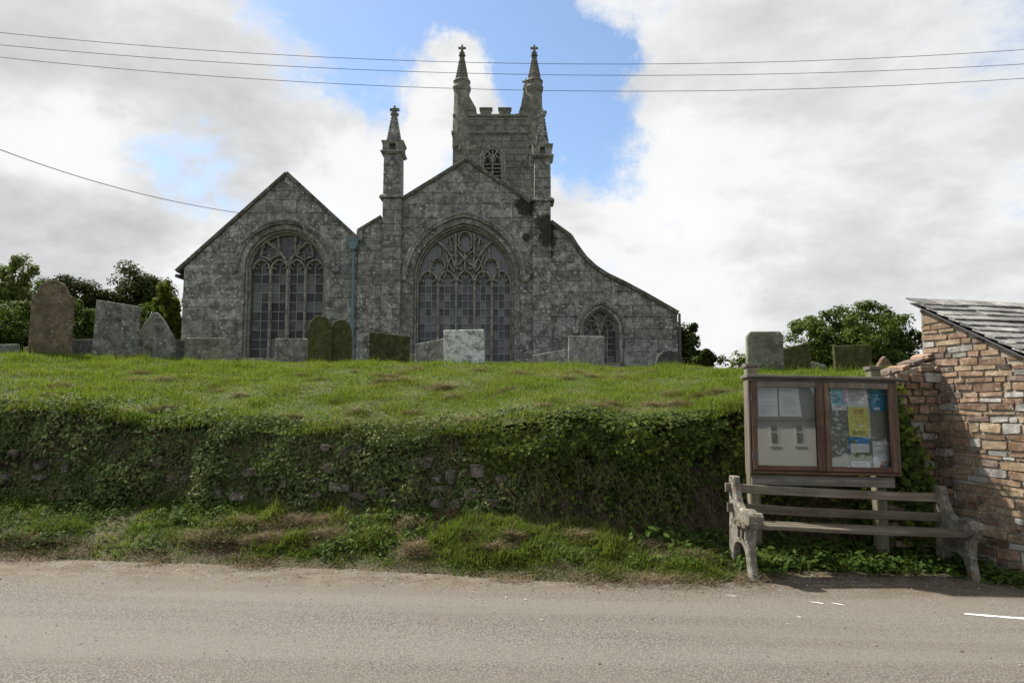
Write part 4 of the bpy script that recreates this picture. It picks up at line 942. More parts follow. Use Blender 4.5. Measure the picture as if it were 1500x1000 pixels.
plant('ivy_hedge', (1.5, 7.3, .3), 'thick dark large leaved ivy hanging over the bank beside the notice board', 'ivy', fol2, mbs[1].build('stems', M['twig'], None))
# broad leaved weeds along the verge and under the bench
pos = []; nr = []; sz = []
def weeds(N, x0, x1, dens, hmax, smin, smax):
    X, Y, t = verge_pts(N, x0, x1, dens); z = verge_z(X, Y); 
    for x_, y_, z_ in zip(X, Y, z):
        k = R.randint(3, 7); hh = R.uniform(.02, hmax)
        for j in range(k):
            a = R.uniform(0, 6.283); rr = R.uniform(.01, .08); pos.append((x_ + rr * math.cos(a), y_ + rr * math.sin(a), z_ + hh * R.uniform(.3, 1))); nr.append((math.cos(a) * .6, math.sin(a) * .6 - .25, 1.0)); sz.append(R.uniform(smin, smax))
weeds(2900, -7, -1.2, lambda X, Y, t: np.clip((fbm(X * 1.4, Y * 1.7, 81) - .45) * 5, 0, 1) * (t > .12), .14, .03, .065)
weeds(1000, -1.2, 2.2, lambda X, Y, t: np.clip((fbm(X * 1.4, Y * 1.7, 81) - .52) * 3, 0, .5) * (t > .25), .13, .03, .065)
weeds(1900, 2.2, 4.7, lambda X, Y, t: np.where(t > .15, .75, .03), .14, .035, .085)
weeds(350, 4.2, 5.0, lambda X, Y, t: .9 * (t < .5), .1, .04, .09)
weeds(450, 1.2, 2.3, lambda X, Y, t: .5 * (t > .5), .2, .05, .09)
tag(leaf_obj('verge_weeds', np.array(pos), np.array(nr), np.array(sz), OVL, OVT, M['weed']), 'low broad leaved green weeds in the verge and beneath the bench', 'weeds', kind='stuff')

# ------------------------------------------------------------------ stone outbuilding on the right
ob_ang = math.atan2(-1.1, .275); bx = np.array((math.cos(ob_ang), math.sin(ob_ang), 0)); bn = np.array((bx[1], -bx[0], 0))   # bn outward (to the left)
bA = np.array(W(1355, 585, 7.6)); bA[2] = 0; LB = 1.75; ztop = lambda u: 2.62 - .535 * u
hut = thing('stone_outbuilding', tuple(bA), 'small red brown rubble stone outbuilding with a sloping slate roof beside bench', 'building')
hc = stone_mat('outbuilding stone', (0.115, 0.074, 0.05), (0.20, 0.136, 0.094), (0.30, 0.22, 0.16), (0.42, 0.39, 0.34), 0.4, 2.5, orange=.28, tint=.3, blot=.4, bd=.012)
hy = stone_mat('outbuilding buff stone', (0.16, 0.12, 0.08), (0.25, 0.19, 0.127), (0.35, 0.28, 0.20), (0.44, 0.41, 0.36), 0.4, 2.5, orange=.28, tint=.25, blot=.3, bd=.012)
hgm = stone_mat('outbuilding grey stone', (0.17, 0.16, 0.15), (0.27, 0.26, 0.24), (0.38, 0.37, 0.34), lich_amt=0.4, sc=2.5, tint=.3, orange=.15, blot=.3, bd=.012)
hd = stone_mat('outbuilding purple stone', (0.075, 0.055, 0.046), (0.13, 0.098, 0.082), (0.21, 0.17, 0.145), lich_amt=0.3, sc=2.5, tint=.3, orange=.2, bd=.012)
hm = stone_mat('lime mortar', (0.17, 0.145, 0.11), (0.265, 0.235, 0.188), (0.37, 0.34, 0.285), lich_amt=0.2, sc=3, tint=0, blot=.3, bd=.012)
def bp(u, d, z): q = bA + bx * u - bn * d; return (q[0], q[1], z)     # d into the building
zb = -.25
mb = MB(); LW = 3.2
core_pts = []
mb.add([bp(0, .006, zb), bp(LB, .006, zb), bp(LB, LW, zb), bp(0, LW, zb), bp(0, .006, ztop(0)), bp(LB, .006, ztop(LB)), bp(LB, LW, ztop(LB)), bp(0, LW, ztop(0))], [(0, 3, 2, 1), (4, 5, 6, 7), (0, 1, 5, 4), (1, 2, 6, 5), (2, 3, 7, 6), (3, 0, 4, 7)])
wall = mb.build('wall', hm, hut)
R = random.Random(31); z = zb; nst = 0
def rubble_courses(u0, u1, z0, topf, fn, hmin=.038, hmax=.112, lmin=.08, lmax=.36):
    z = z0
    while z < max(topf(u0), topf(u1)):
        h = R.uniform(hmin, hmax); u = u0 - R.uniform(0, .1)
        while u < u1:
            L = R.uniform(lmin, lmax); ua, ub = max(u, u0), min(u + L, u1); hh = h * R.uniform(.86, 1.02)
            um = (ua + ub) / 2
            if ub - ua > .045 and z + hh * .6 < topf(um) - .02: fn(um, z + h / 2 + R.uniform(-.006, .006), ub - ua - R.uniform(.008, .024), min(hh - .012, max(.03, 2 * (topf(um) - .015 - z - h / 2))))
            u += L
        z += h
def hut_stone(u, z, w, h):
    m_ = R.choices([hc, hy, hgm, hd], [6, 2.6, 1.5 + (3 if u > .95 else 0), 1.6])[0]; s = 1.35 if m_ is hgm and u > .95 else 1
    mb = MB(); rot = R.uniform(-.06, .06); ez = np.array((0, 0, 1)) * math.cos(rot) + bx * math.sin(rot); ex = bx * math.cos(rot) - np.array((0, 0, 1)) * math.sin(rot)
    q = bp(u, .008 - R.uniform(0, .008), z); slab(mb, q, ex, -bn, ez, w, h, .03, R); mb.build('stone', m_, wall)
rubble_courses(0.0, LB, zb, ztop, hut_stone)
# front wall facing the road
fmb = MB()
def front_stone(u, z, w, h):
    m_ = R.choices([hc, hy, hgm, hd], [6, 2.6, 2, 1.6])[0]; q = bA + bx * (LB + .0) - bn * u; rock(fmb, (q[0], q[1], z), -bn, -bx, np.array((0, 0, 1.)), w * 1.04, h * 1.04, .035, R, 8)
rubble_courses(0.05, 3.1, zb, lambda u: ztop(LB) - .03, front_stone, .08, .13, .18, .36)
tag(fmb.build('front_stonework', hc, wall), kind='stuff')
# slate roof, each slate its own piece
sl_m = stone_mat('weathered roof slate', (0.11, 0.11, 0.11), (0.20, 0.195, 0.19), (0.32, 0.31, 0.29), (0.45, 0.44, 0.40), .5, 3, tint=.4, blot=.25, bd=.012)
sd = (bx + np.array((0, 0, -.535))); sd = sd / np.linalg.norm(sd); sn = np.cross(sd, -bn); sn = sn if sn[2] > 0 else -sn
ridge0 = np.array(bp(-.07, -.06, ztop(-.07) + .05)); rx_ = -bn
mb = MB(); a0 = ridge0 - sn * .02; Lr = 2.15; 
q8 = [a0, a0 + sd * Lr, a0 + sd * Lr + rx_ * LW, a0 + rx_ * LW]; mb.add([tuple(q) for q in q8] + [tuple(q - sn * .012) for q in q8], [(0, 1, 2, 3), (7, 6, 5, 4), (0, 4, 5, 1), (1, 5, 6, 2), (2, 6, 7, 3), (3, 7, 4, 0)])
rf = mb.build('roof', M['slate'], hut); R = random.Random(8)
row = 0; s = 0
while s < Lr:
    x = -.02 - (R.uniform(.05, .2) if row % 2 else 0); e = .155
    while x < LW:
        w = R.uniform(.22, .42); c0 = ridge0 + sd * (s - .06) + rx_ * max(x, -.02); w2 = (x + w) - max(x, -.02) - .006; x += w
        if w2 < .05: continue
        L = e + .085 + R.uniform(-.015, .02); lift = .014 + R.uniform(0, .012); tk = R.uniform(.010, .018); jl = R.uniform(-.012, .012)
        A_ = [c0 + sn * .004, c0 + rx_ * w2 + sn * .004, c0 + rx_ * w2 + sd * (L + jl) + sn * (lift + .012), c0 + sd * L + sn * (lift + .012)]
        mb = MB(); mb.add([tuple(q) for q in A_] + [tuple(q + sn * tk) for q in A_], [(0, 1, 2, 3), (7, 6, 5, 4), (0, 4, 5, 1), (1, 5, 6, 2), (2, 6, 7, 3), (3, 7, 4, 0)]); mb.build('slate', sl_m, rf)
    s += e; row += 1

# churchyard wall stub joining the outbuilding
cw = thing('churchyard_wall', (4.3, 7.5, 0), 'short rubble wall with sloping coping between notice board and outbuilding', 'wall')
ctop = lambda x: float(np.interp(x, [3.95, 4.12, 4.35, 4.62], [1.72, 1.86, 1.93, 2.06]))
cy0 = 7.42
mb = MB(); mb.prism([(3.95, -.2), (4.75, -.2), (4.75, ctop(4.7)), (4.35, ctop(4.35)), (4.12, ctop(4.12)), (3.95, ctop(3.95))], cy0 + .02, cy0 + .4); cm = mb.build('mortar_core', hm, cw)
R = random.Random(14)
def cstone(u, z, w, h):
    m_ = R.choices([hc, hy, hgm, hd], [6, 2.6, 1.5, 1.6])[0]; mb = MB(); slab(mb, (u, cy0 - R.uniform(-.005, .02) - .10 * max(0, 1 - z / 1.2), z), EX, EY, EZ, w, h, .05, R); mb.build('stone', m_, cw)
rubble_courses(3.95, 4.66, -.2, ctop, cstone, .07, .12, .1, .24)
for i in range(5):
    xa = 4.02 + i * .145; za = ctop(xa) + .025; mb = MB(); rock(mb, (xa, cy0 + .14, za), (.94, 0, .34), EY, (-.34, 0, .94), .15, .075, .2, R, 8); mb.build('coping_stone', hd if i % 2 else hc, cw)
# battered buttress of rubble at the foot of the corner
mbx = []
def bstone(u, z, w, h):
    q = bA + bx * u + bn * (.02 + .14 * max(0, 1 - z / 1.5)); mb = MB(); m_ = R.choices([hc, hy, hd, hgm], [5, 2, 3, 1])[0]
    slab(mb, (q[0], q[1], z), bx, -bn, EZ, w, h, .07, R); mb.build('stone', m_, cw)
rubble_courses(-.12, .34, -.2, lambda u: 1.35 - abs(u - .05) * .6, bstone, .07, .12, .1, .22)
# ivy growing between board and outbuilding
n = 1900; X = rng.uniform(3.7, 4.5, n); Zv = rng.uniform(.1, 1.75, n); ok = X < 4.12 + .42 * (1 - np.clip((Zv - .6) / 1.1, 0, 1)) * (.4 + .6 * rng.random(n)); X, Zv = X[ok], Zv[ok]; n = len(X)
P = np.stack((X, cy0 - .04 - rng.uniform(0, .22, n) * (1.1 - .4 * (X - 3.7)), Zv), -1); nm = np.stack((rng.normal(-.1, .5, n), -1 + rng.normal(0, .3, n), .5 + rng.normal(0, .4, n)), -1)
P[:, 1] = np.where(P[:, 0] < 4.07, np.maximum(P[:, 1], 7.34), P[:, 1])
fol3 = leaf_obj('foliage', P, nm, rng.uniform(.05, .095, n), IVY, IVT, M['ivy'])
mb = MB(); R = random.Random(3)
for k in range(40):
    u = R.uniform(-.05, .4); z = R.uniform(.9, 1.6); pts = []
    for s_ in range(7): q = bA + bx * (u + R.uniform(-.03, .03)) + bn * (.05 + .03 * s_ + .01); pts.append((q[0], q[1], z - s_ * .07)); u += R.uniform(-.04, .05)
    mb.tube(pts, .0035, 3)
plant('wall_ivy', (4.1, 7.4, 0), 'ivy and dead creeper on the wall between notice board and outbuilding', 'ivy', fol3, mb.build('stems', M['twig'], None))

# ------------------------------------------------------------------ gravestones
gm = {
 'slate': stone_mat('headstone slate', (0.06, 0.063, 0.054), (0.135, 0.14, 0.122), (0.235, 0.24, 0.215), (0.37, 0.38, 0.35), 0.9, 1.7, tint=.2, moss=.15, mosscol=(.06, .07, .03), bd=.010),
 'brown': stone_mat('headstone brown', (0.075, 0.06, 0.04), (0.125, 0.10, 0.066), (0.20, 0.165, 0.115), (0.30, 0.28, 0.23), 0.6, 1.8, orange=.22, tint=.1, bd=.010),
 'white': stone_mat('headstone white lichen', (0.16, 0.16, 0.15), (0.46, 0.465, 0.455), (0.66, 0.67, 0.66), (0.70, 0.71, 0.70), 0.8, 1.9, tint=.05, blot=.95, bd=.010),
 'green': stone_mat('headstone greenish', (0.075, 0.08, 0.055), (0.155, 0.16, 0.12), (0.23, 0.235, 0.185), lich_amt=.6, sc=1.8, tint=.1, moss=.2, mosscol=(.09, .10, .05), bd=.010),
 'moss': stone_mat('headstone mossy', (0.035, 0.037, 0.014), (0.06, 0.06, 0.024), (0.095, 0.095, 0.045), (0.14, 0.14, 0.09), 0.2, 3, tint=.15, moss=.5, mosscol=(.042, .045, .012), bd=.010),
 'dark': stone_mat('headstone dark moss', (0.022, 0.022, 0.010), (0.042, 0.040, 0.016), (0.085, 0.08, 0.04), (0.13, 0.125, 0.08), 0.3, 2.4, tint=.1, moss=.25, mosscol=(.028, .028, .009), bd=.010),
 'pale': stone_mat('headstone pale grey', (0.10, 0.10, 0.092), (0.20, 0.20, 0.186), (0.31, 0.31, 0.29), (0.44, 0.45, 0.43), 0.9, 1.8, tint=.1, bd=.010),
 'black': stone_mat('headstone dark slate', (0.035, 0.037, 0.036), (0.06, 0.062, 0.06), (0.10, 0.10, 0.097), lich_amt=.2, sc=3, tint=.1, bd=.010),
 'red': stone_mat('headstone red brown', (0.09, 0.062, 0.04), (0.15, 0.105, 0.068), (0.22, 0.16, 0.105), lich_amt=.3, sc=3, tint=.1, bd=.010),
}
def profile(kind, w, h):
    a = w / 2
    if kind == 'rect': T_ = [(a, h), (-a, h)]
    elif kind == 'slopeL': T_ = [(a, h), (-a, h - w * .18)]
    elif kind == 'slopeR': T_ = [(a, h - w * .10), (-a, h)]
    elif kind == 'clip': T_ = [(a, h - w * .10), (a - w * .10, h), (-a + w * .10, h), (-a, h - w * .10)]
    elif kind == 'round': T_ = [(a, h - w * .42), (a * .88, h - w * .40), (a * .76, h - w * .36)] + [(a * .74 * math.cos(t), h - w * .36 + w * .36 * math.sin(t)) for t in np.linspace(.12, math.pi - .12, 13)] + [(-a * .76, h - w * .36), (-a * .88, h - w * .40), (-a, h - w * .42)]
    elif kind == 'arc': T_ = [(a * math.cos(t), h - a * .95 + a * .95 * math.sin(t)) for t in np.linspace(0, math.pi, 17)]
    elif kind == 'gothic': T_ = [(a * (1 - t) ** .75 if t < 1 else 0, h - w * .72 + w * .72 * t ** 1.0) for t in np.linspace(0, 1, 9)] + [(-a * (1 - t) ** .75, h - w * .72 + w * .72 * t) for t in np.linspace(1, 0, 9)[1:]]
    elif kind == 'lancet': T_ = [(a * math.cos(t) ** .8, h - w * .75 + w * .75 * math.sin(t) ** 1.15) for t in np.linspace(0, math.pi / 2 - .02, 8)] + [(-a * math.cos(t) ** .8, h - w * .75 + w * .75 * math.sin(t) ** 1.15) for t in np.linspace(math.pi / 2 - .02, 0, 8)]
    return [(-a, -.25), (a, -.25)] + T_
def gravestone(px0, px1, py, Y, kind, mat, label, tilt=0, lean=0, yaw=0, th=.09, pybase=None):
    x0, _, zt = W(px0, py, Y); x1 = W(px1, py, Y)[0]; zg = float(lawn_z((x0 + x1) / 2, Y)); w = x1 - x0
    R = random.Random(int(px0 * 7)); P = [(x + R.uniform(-.006, .006), z + R.uniform(-.006, .006)) for x, z in profile(kind, w, zt - zg)]
    mb = MB(); mb.prism(P, -th / 2, th / 2, .012); o = mb.build('gravestone', gm[mat], None); o.location = ((x0 + x1) / 2, Y, zg)
    o.rotation_euler = (math.radians(lean), math.radians(tilt), math.radians(yaw)); tag(o, label, 'gravestone', 'gravestones in the churchyard')
GS = [
 (50, 107, 411, 13.0, 'round', 'brown', 'tall brown headstone with a rounded top, orange lichen down its edges', 0.5, 0, 6),
 (107, 138, 497, 15.0, 'rect', 'black', 'low dark slab between the tall rounded headstone and the leaning grey one', 0, 0, 0),
 (141, 203, 441, 13.2, 'slopeR', 'slate', 'tall square topped grey slate headstone leaning to the right', 3.2, 3, 4),
 (199, 259, 457, 13.6, 'gothic', 'slate', 'grey headstone with pointed top just left of the church corner', 0, 0, 0),
 (259, 275, 498, 15.5, 'rect', 'black', 'narrow dark slab at the foot of the church corner', 0, 0, 0),
 (273, 331, 495, 14.0, 'rect', 'green', 'low wide pale green headstone in front of the left gable wall', -.5, 0, 0),
 (404, 457, 496, 16.0, 'rect', 'slate', 'blue grey slab in front of the left church window', .5, 0, 0),
 (452, 487, 462, 15.0, 'lancet', 'moss', 'taller left one of two mossy pointed headstones by the drainpipe', 0, 0, 0),
 (484, 516, 468, 15.1, 'lancet', 'moss', 'shorter right one of two mossy pointed headstones by the drainpipe', 0, 0, 0),
 (541, 600, 486, 13.0, 'slopeR', 'dark', 'dark mossy square headstone with pale top edge, right of the drainpipe', .6, -4, 8),
 (598, 613, 519, 14.8, 'rect', 'green', 'tiny greenish stump between the dark mossy and pale grey headstones', 0, 0, 0),
 (609, 652, 496, 14.5, 'slopeL', 'pale', 'grey headstone partly hidden behind the white lichened one', 0, 0, 0),
 (651, 710, 483, 13.0, 'rect', 'white', 'square headstone white with lichen in front of the large window', -1.2, 0, -2),
 (781, 833, 511, 15.0, 'slopeL', 'pale', 'low wide grey slab under the right buttress', 0, 0, 0),
 (832, 884, 492, 14.0, 'rect', 'pale', 'mottled grey square headstone covering the small church window', .8, 0, 0),
 (961, 1000, 513, 14.2, 'arc', 'black', 'dark half round headstone at the right corner of the church', -3, 0, 0),
 (-6, 27, 504, 16.0, 'rect', 'slate', 'low grey slab at the far left edge under the trees', 0, 0, 0),
 (36, 52, 506, 15.5, 'slopeL', 'brown', 'small brown stump left of the tall rounded headstone', 0, 0, 0),
 (1093, 1146, 486, 11.2, 'clip', 'green', 'tall headstone with clipped corners above the left end of the notice board', 0, 0, 0),
 (1138, 1187, 503, 11.8, 'slopeL', 'moss', 'tilted dark headstone with sloping top next to the clipped corner one', -5, 0, 0),
 (1184, 1206, 531, 12.2, 'slopeR', 'slate', 'small grey broken slab showing above the middle of the notice board', 8, 0, 0),
 (1223, 1275, 505, 11.5, 'rect', 'moss', 'square greenish dark headstone above the right half of the notice board', -2, 0, -5),
 (1281, 1308, 522, 11.0, 'gothic', 'red', 'small reddish pointed headstone behind the right notice board post', 0, 0, 0),
]
tuf = []
for gsx in GS:
    gravestone(*gsx)
    xa = W(gsx[0], 530, gsx[3])[0]; xb = W(gsx[1], 530, gsx[3])[0]; nt_ = 190
    tx = rng.uniform(xa - .15, xb + .15, nt_); ty = gsx[3] - .06 - rng.random(nt_) ** 2 * .25; tuf.append(np.stack((tx, ty, lawn_z(tx, ty) - .01), -1))
P = np.concatenate(tuf); n = len(P)
V, q_, t_ = blades(P, rng.uniform(.06, .22, n), rng.uniform(0, 6.283, n), rng.uniform(.1, .85, n), rng.uniform(.006, .011, n))
tag(np_mesh('tufted_grass', V, q_, t_, M['grass']), 'longer unmown grass round the feet of the gravestones', 'grass', kind='stuff')

# ------------------------------------------------------------------ bench
bw_ = wood_mat('weathered bench wood', [(0.045, 0.036, 0.025), (0.10, 0.085, 0.062), (0.17, 0.148, 0.112), (0.28, 0.255, 0.205)], 'x')
bcon = stone_mat('bench concrete', (0.075, 0.069, 0.056), (0.155, 0.145, 0.12), (0.25, 0.237, 0.205), (0.42, 0.41, 0.38), .6, 4, orange=.45, tint=.1, blot=.4, bd=.005)
LBN = 2.14; bl = W(1108, 838, 6.32); br_ = (bl[0] + LBN * math.cos(math.radians(4)), bl[1] + LBN * math.sin(math.radians(4)), -.105)
bench = thing('bench', (bl[0], bl[1], .0), 'weathered wooden slat bench with curved concrete ends under the notice board', 'bench', rot=(0, math.radians(3.1), math.radians(4)))
ORG['bench'] = (0, 0, 0)
prof = [(.58, -.08), (.58, .20), (.59, .45), (.61, .62), (.63, .82), (.625, .845), (.53, .85), (.505, .84), (.485, .76), (.455, .68), (.40, .605), (.34, .565), (.28, .555), (.22, .575), (.16, .585), (.09, .57), (.045, .53), (.03, .48), (.045, .43), (.075, .40), (.095, .36), (.105, .28), (.095, .18), (.06, .08), (.02, .0), (.0, -.03), (0, -.08), (.13, -.08), (.14, .02), (.175, .13), (.21, .20), (.27, .235), (.36, .235), (.42, .21), (.45, .15), (.46, -.08)]
for x0 in (-.045, LBN - .045):
    mb = MB(); mb.prism([(y_, z_) for y_, z_ in prof], x0 + .012, x0 + .078, .012, axis='x'); e = mb.build('bench_end', bcon, bench, local=True)
    mb = MB(); mb.lathe(0, 0, [(.02, -.075), (.062, -.07), (.068, 0), (.062, .07), (.02, .075)], 12)
    mb.v = [(x0 + .045 + z_, .085 + x_, .50 + y_) for x_, y_, z_ in mb.v]; mb.build('scroll', bcon, e, local=True)
    for k, yy in enumerate((.13, .22, .31)):
        MB().box(x0 - .012, x0 + .102, yy, yy + .022, .30, .385).build('rib', bcon, e, local=True)
R = random.Random(2)
def slat(y0, y1, z0, z1, tiltx=0):
    mb = MB(); n = 14; a, bb = -.085, LBN + .06
    vs = []; fs = []
    for i in range(n + 1):
        x = a + (bb - a) * i / n; w_ = R.uniform(-.0025, .0025); sg = -.010 * math.sin(math.pi * i / n)
        c_ = .006
        for (yy, zz) in ((y0 + c_, z0), (y1 - c_, z0), (y1, z0 + c_), (y1, z1 - c_), (y1 - c_, z1), (y0 + c_, z1), (y0, z1 - c_), (y0, z0 + c_)): vs.append((x, yy + w_ + (zz - .5) * tiltx, zz + sg + w_))
    for i in range(n):
        for k in range(8): k2 = (k + 1) % 8; fs.append((i * 8 + k, i * 8 + k2, (i + 1) * 8 + k2, (i + 1) * 8 + k))
    fs += [tuple(range(7, -1, -1)), tuple(n * 8 + k for k in range(8))]
    mb.add(vs, fs).build('slat', bw_, bench, local=True)
slat(.515, .545, .685, .770, .18); slat(.485, .515, .500, .585, .18)
for y0 in (.085, .20, .315): slat(y0, y0 + .095, .415, .455)

# ------------------------------------------------------------------ notice board
nb_w = wood_mat('brown stained wood', [(0.035, 0.022, 0.016), (0.085, 0.050, 0.034), (0.14, 0.093, 0.067), (0.23, 0.18, 0.145)], 'z', 1.2)
nb_x = wood_mat('brown stained rail', [(0.035, 0.021, 0.015), (0.085, 0.046, 0.030), (0.13, 0.08, 0.055), (0.20, 0.145, 0.11)], 'x', 1.2)
nb_g = wood_mat('greyed wood', [(0.06, 0.055, 0.046), (0.125, 0.112, 0.095), (0.20, 0.185, 0.16), (0.29, 0.275, 0.245)], 'x', 1.2)
nb_gz = wood_mat('greyed upright', [(0.06, 0.048, 0.038), (0.12, 0.098, 0.08), (0.19, 0.16, 0.135), (0.29, 0.26, 0.225)], 'z', 1.2)
post_m = wood_mat('pale post wood', [(0.07, 0.062, 0.04), (0.13, 0.12, 0.08), (0.21, 0.195, 0.135), (0.30, 0.28, 0.20)], 'z', 1.0)
backm = plain('grey pin board', (0.235, 0.235, 0.215), .9, .12, 3)
m, n, b, p, g, oi = new_mat('board glass')
gl = nd(n, 'ShaderNodeBsdfGlossy', None, Color=(1, 1, 1, 1), Roughness=.02); tp = nd(n, 'ShaderNodeBsdfTransparent', None, Color=(.975, .985, .98, 1)); fr = nd(n, 'ShaderNodeFresnel', None, IOR=1.62)
mx_ = nd(n, 'ShaderNodeMixShader', None, i0=fr.outputs[0], i1=tp.outputs[0], i2=gl.outputs[0]); out = [q2 for q2 in n.nodes if q2.type == 'OUTPUT_MATERIAL'][0]; n.links.new(mx_.outputs[0], out.inputs[0]); glass = m
YB = 7.0; bc = W(1099, 693, YB); BW = W(1318, 620, YB)[0] - W(1097, 620, YB)[0]; BH = W(1100, 552, YB)[2] - bc[2]
TB = math.radians(1.2); BLEAN = math.radians(-3.0)
board = thing('notice_board', (bc[0], YB, bc[2]), 'brown wooden notice board with two glazed doors standing behind the bench', 'notice board', rot=(BLEAN, TB, 0))
dpt = .14
def L(name, mat, *boxes, parent=None, bev=.005):
    mb = MB()
    for q in boxes: mb.bbox(*q, b=bev)
    return mb.build(name, mat, parent or board, local=True)
L('back_panel', backm, (.02, BW - .02, dpt - .02, dpt, .02, BH - .02))
L('side', nb_gz, (0, .022, 0, dpt, 0, BH)); L('side', nb_gz, (BW - .022, BW, 0, dpt, 0, BH))
L('bottom', nb_x, (0.022, BW - .022, 0, dpt, 0, .03)); L('top', nb_g, (-.02, BW + .02, -.035, dpt + .03, BH, BH + .03)); L('top_rail', nb_g, (.022, BW - .022, .006, dpt, BH - .03, BH - .001))
half = BW / 2
for k, (xa, xb) in enumerate(((.026, half - .003), (half + .003, BW - .026))):
    za, zb_ = .034, BH - .034; st = .075 if k == 0 else .075
    mb = MB(); bx4 = ((xa, xa + .055, -.02, .03, za, zb_), (xb - st, xb, -.02, .03, za, zb_), (xa + .056, xb - st - .001, -.018, .028, zb_ - .06, zb_), (xa + .056, xb - st - .001, -.018, .028, za, za + .05))
    for q in bx4: mb.bbox(*q, b=.005)
    d_ = mb.build('door', nb_w, board, local=True); d_.data.materials.append(nb_g if k == 0 else nb_gz); d_.data.materials.append(nb_x); nf = len(d_.data.polygons) // 4
    for f_ in d_.data.polygons: f_.material_index = (0, 0, 1, 2)[f_.index // nf]
    mb = MB(); mb.box(xa + .05, xb - st + .005, .004, .008, za + .045, zb_ - .055); mb.build('glass', glass, d_, local=True)
    MB().box(xa - .008 + (xb - xa) * k, xa + .006 + (xb - xa) * k, -.026, -.018, BH * .75, BH * .82).build('hinge', M['wire'], d_, local=True)
    MB().box(xa - .008 + (xb - xa) * k, xa + .006 + (xb - xa) * k, -.026, -.018, BH * .15, BH * .22).build('hinge', M['wire'], d_, local=True)
L('apron', nb_g, (.03, BW - .05, .04, .065, -.115, -.012))
for xa in (.045, BW - .19):
    pw = .11
    p_ = L('post', post_m, (xa, xa + pw, dpt + .002, dpt + .11, -1.15, BH + .125), bev=.01)
    L('post_cap', nb_g, (xa - .015, xa + pw + .015, dpt - .012, dpt + .125, BH + .125, BH + .16), parent=p_)

# notices pinned inside the board, each a sheet of its own
def pm(name, c): return plain(name, c, .8, .04, 4, .2)
pw_ = pm('white paper', (.70, .70, .74)); pgrey = pm('grey print', (.30, .30, .33)); pdark = pm('dark print', (.10, .10, .12)); pred = pm('red print', (.45, .10, .05)); pblue = pm('blue paper', (.045, .24, .42)); plb = pm('light blue print', (.25, .50, .66)); pcy = pm('cyan paper', (.30, .62, .74)); pmag = pm('magenta print', (.60, .10, .38)); ppink = pm('pink edge', (.62, .42, .62)); pyel = pm('yellow paper', (.70, .68, .22)); psky = pm('sky blue print', (.08, .25, .60)); pgr = pm('green field print', (.12, .17, .05)); pskin = pm('skin print', (.45, .22, .16)); phair = pm('dark red print', (.13, .04, .05)); por = pm('orange print', (.60, .28, .05))
Rm = Matrix.Translation(Vector((bc[0], YB, bc[2]))) @ (Matrix.Rotation(0, 4, 'Z') @ Matrix.Rotation(TB, 4, 'Y') @ Matrix.Rotation(BLEAN, 4, 'X'))
def bxz(px, py):      # board local x,z of a pixel on the pin board plane
    w = W(px, py, YB + .115); v = Rm.inverted() @ Vector(w); return v.x, v.z
def notice(name, px0, py0, px1, py1, mat, label, lines=(), rot=0, skew=0):
    x0, z1 = bxz(px0, py0); x1, z0 = bxz(px1, py1); w, h = x1 - x0, z1 - z0
    mb = MB(); n = 5; vs = []; fs = []
    for i in range(n + 1):
        for j in range(n + 1):
            u, v = i / n, j / n; vs.append((u * w + skew * w * (1 - v) * u, -.002 - .010 * max(0, (.4 - v)) ** 1.5 * (1 + u) - .004 * math.sin(u * 3.1), -h + v * h))
    for i in range(n):
        for j in range(n): a = i * (n + 1) + j; fs.append((a, a + n + 1, a + n + 2, a + 1))
    mb.add(vs, fs); o = mb.build(name, mat, None); o.matrix_world = Rm @ Matrix.Translation(Vector((x0, dpt - .026, z1))) @ Matrix.Rotation(rot, 4, 'Y')
    tag(o, label, 'notice', 'paper notices in the notice board')
    pr = {}
    for k, (nm, m_, u0, u1, v0, v1) in enumerate(lines):      # printed marks, fractions from the top left
        q = pr.setdefault((nm, m_.name), (MB(), m_))[0]; q.box(u0 * w, u1 * w, -.0125 - .0005 * len(pr), -.0115, -v1 * h, -v0 * h)
    for (nm, _), (q, m_) in pr.items():
        x_ = q.build(nm, m_, o, local=True)
        if nm == 'print': x_['kind'] = 'stuff'
    return o, w, h
def textlines(v0, v1, n, m_, R, u0=.08, u1=.92):
    out = []
    for i in range(n):
        v = v0 + (v1 - v0) * i / n; u = u0 + R.uniform(0, .1)
        e = R.uniform(.55, 1) * (u1 - u0) + u0
        if R.random() < .15: continue
        while u < e:
            w_ = R.uniform(.05, .16); out.append(('print', m_, u, min(u + w_, e), v, v + (v1 - v0) / n * .38)); u += w_ + .03
    return out
R = random.Random(6)
pgl = pm('faint print', (.48, .48, .52))
notice('notice_sheet', 1112, 565, 1141, 610, pw_, 'white typed sheet, left one of two in the left door', textlines(.06, .92, 15, pgl, R))
notice('notice_sheet', 1143, 565, 1172, 610, pw_, 'white typed sheet, right one of two in the left door', textlines(.06, .92, 15, pgl, R), skew=.14)
notice('poster', 1219, 564, 1242, 601, pcy, 'cyan and pink poster at top left of the right door', [('pink_edge', ppink, .74, 1, 0, .72), ('white_band', pw_, 0, 1, .80, 1)] + textlines(.40, .72, 3, pdark, R, .08, .72) + textlines(.82, .94, 1, pmag, R))
notice('notice_sheet', 1241, 564, 1273, 596, pw_, 'white typed sheet at top centre of the right door', textlines(.04, .75, 11, pgrey, R), skew=.05)
notice('poster', 1276, 564, 1304, 602, pblue, 'deep blue poster at top right of the right door', [('white_patch', pw_, .18, .5, .86, .95), ('pale_patch', plb, .1, .45, .12, .2), ('pale_patch', plb, .15, .5, .35, .4), ('pale_patch', plb, .15, .55, .5, .56), ('pale_patch', plb, .55, .95, .3, .33)])
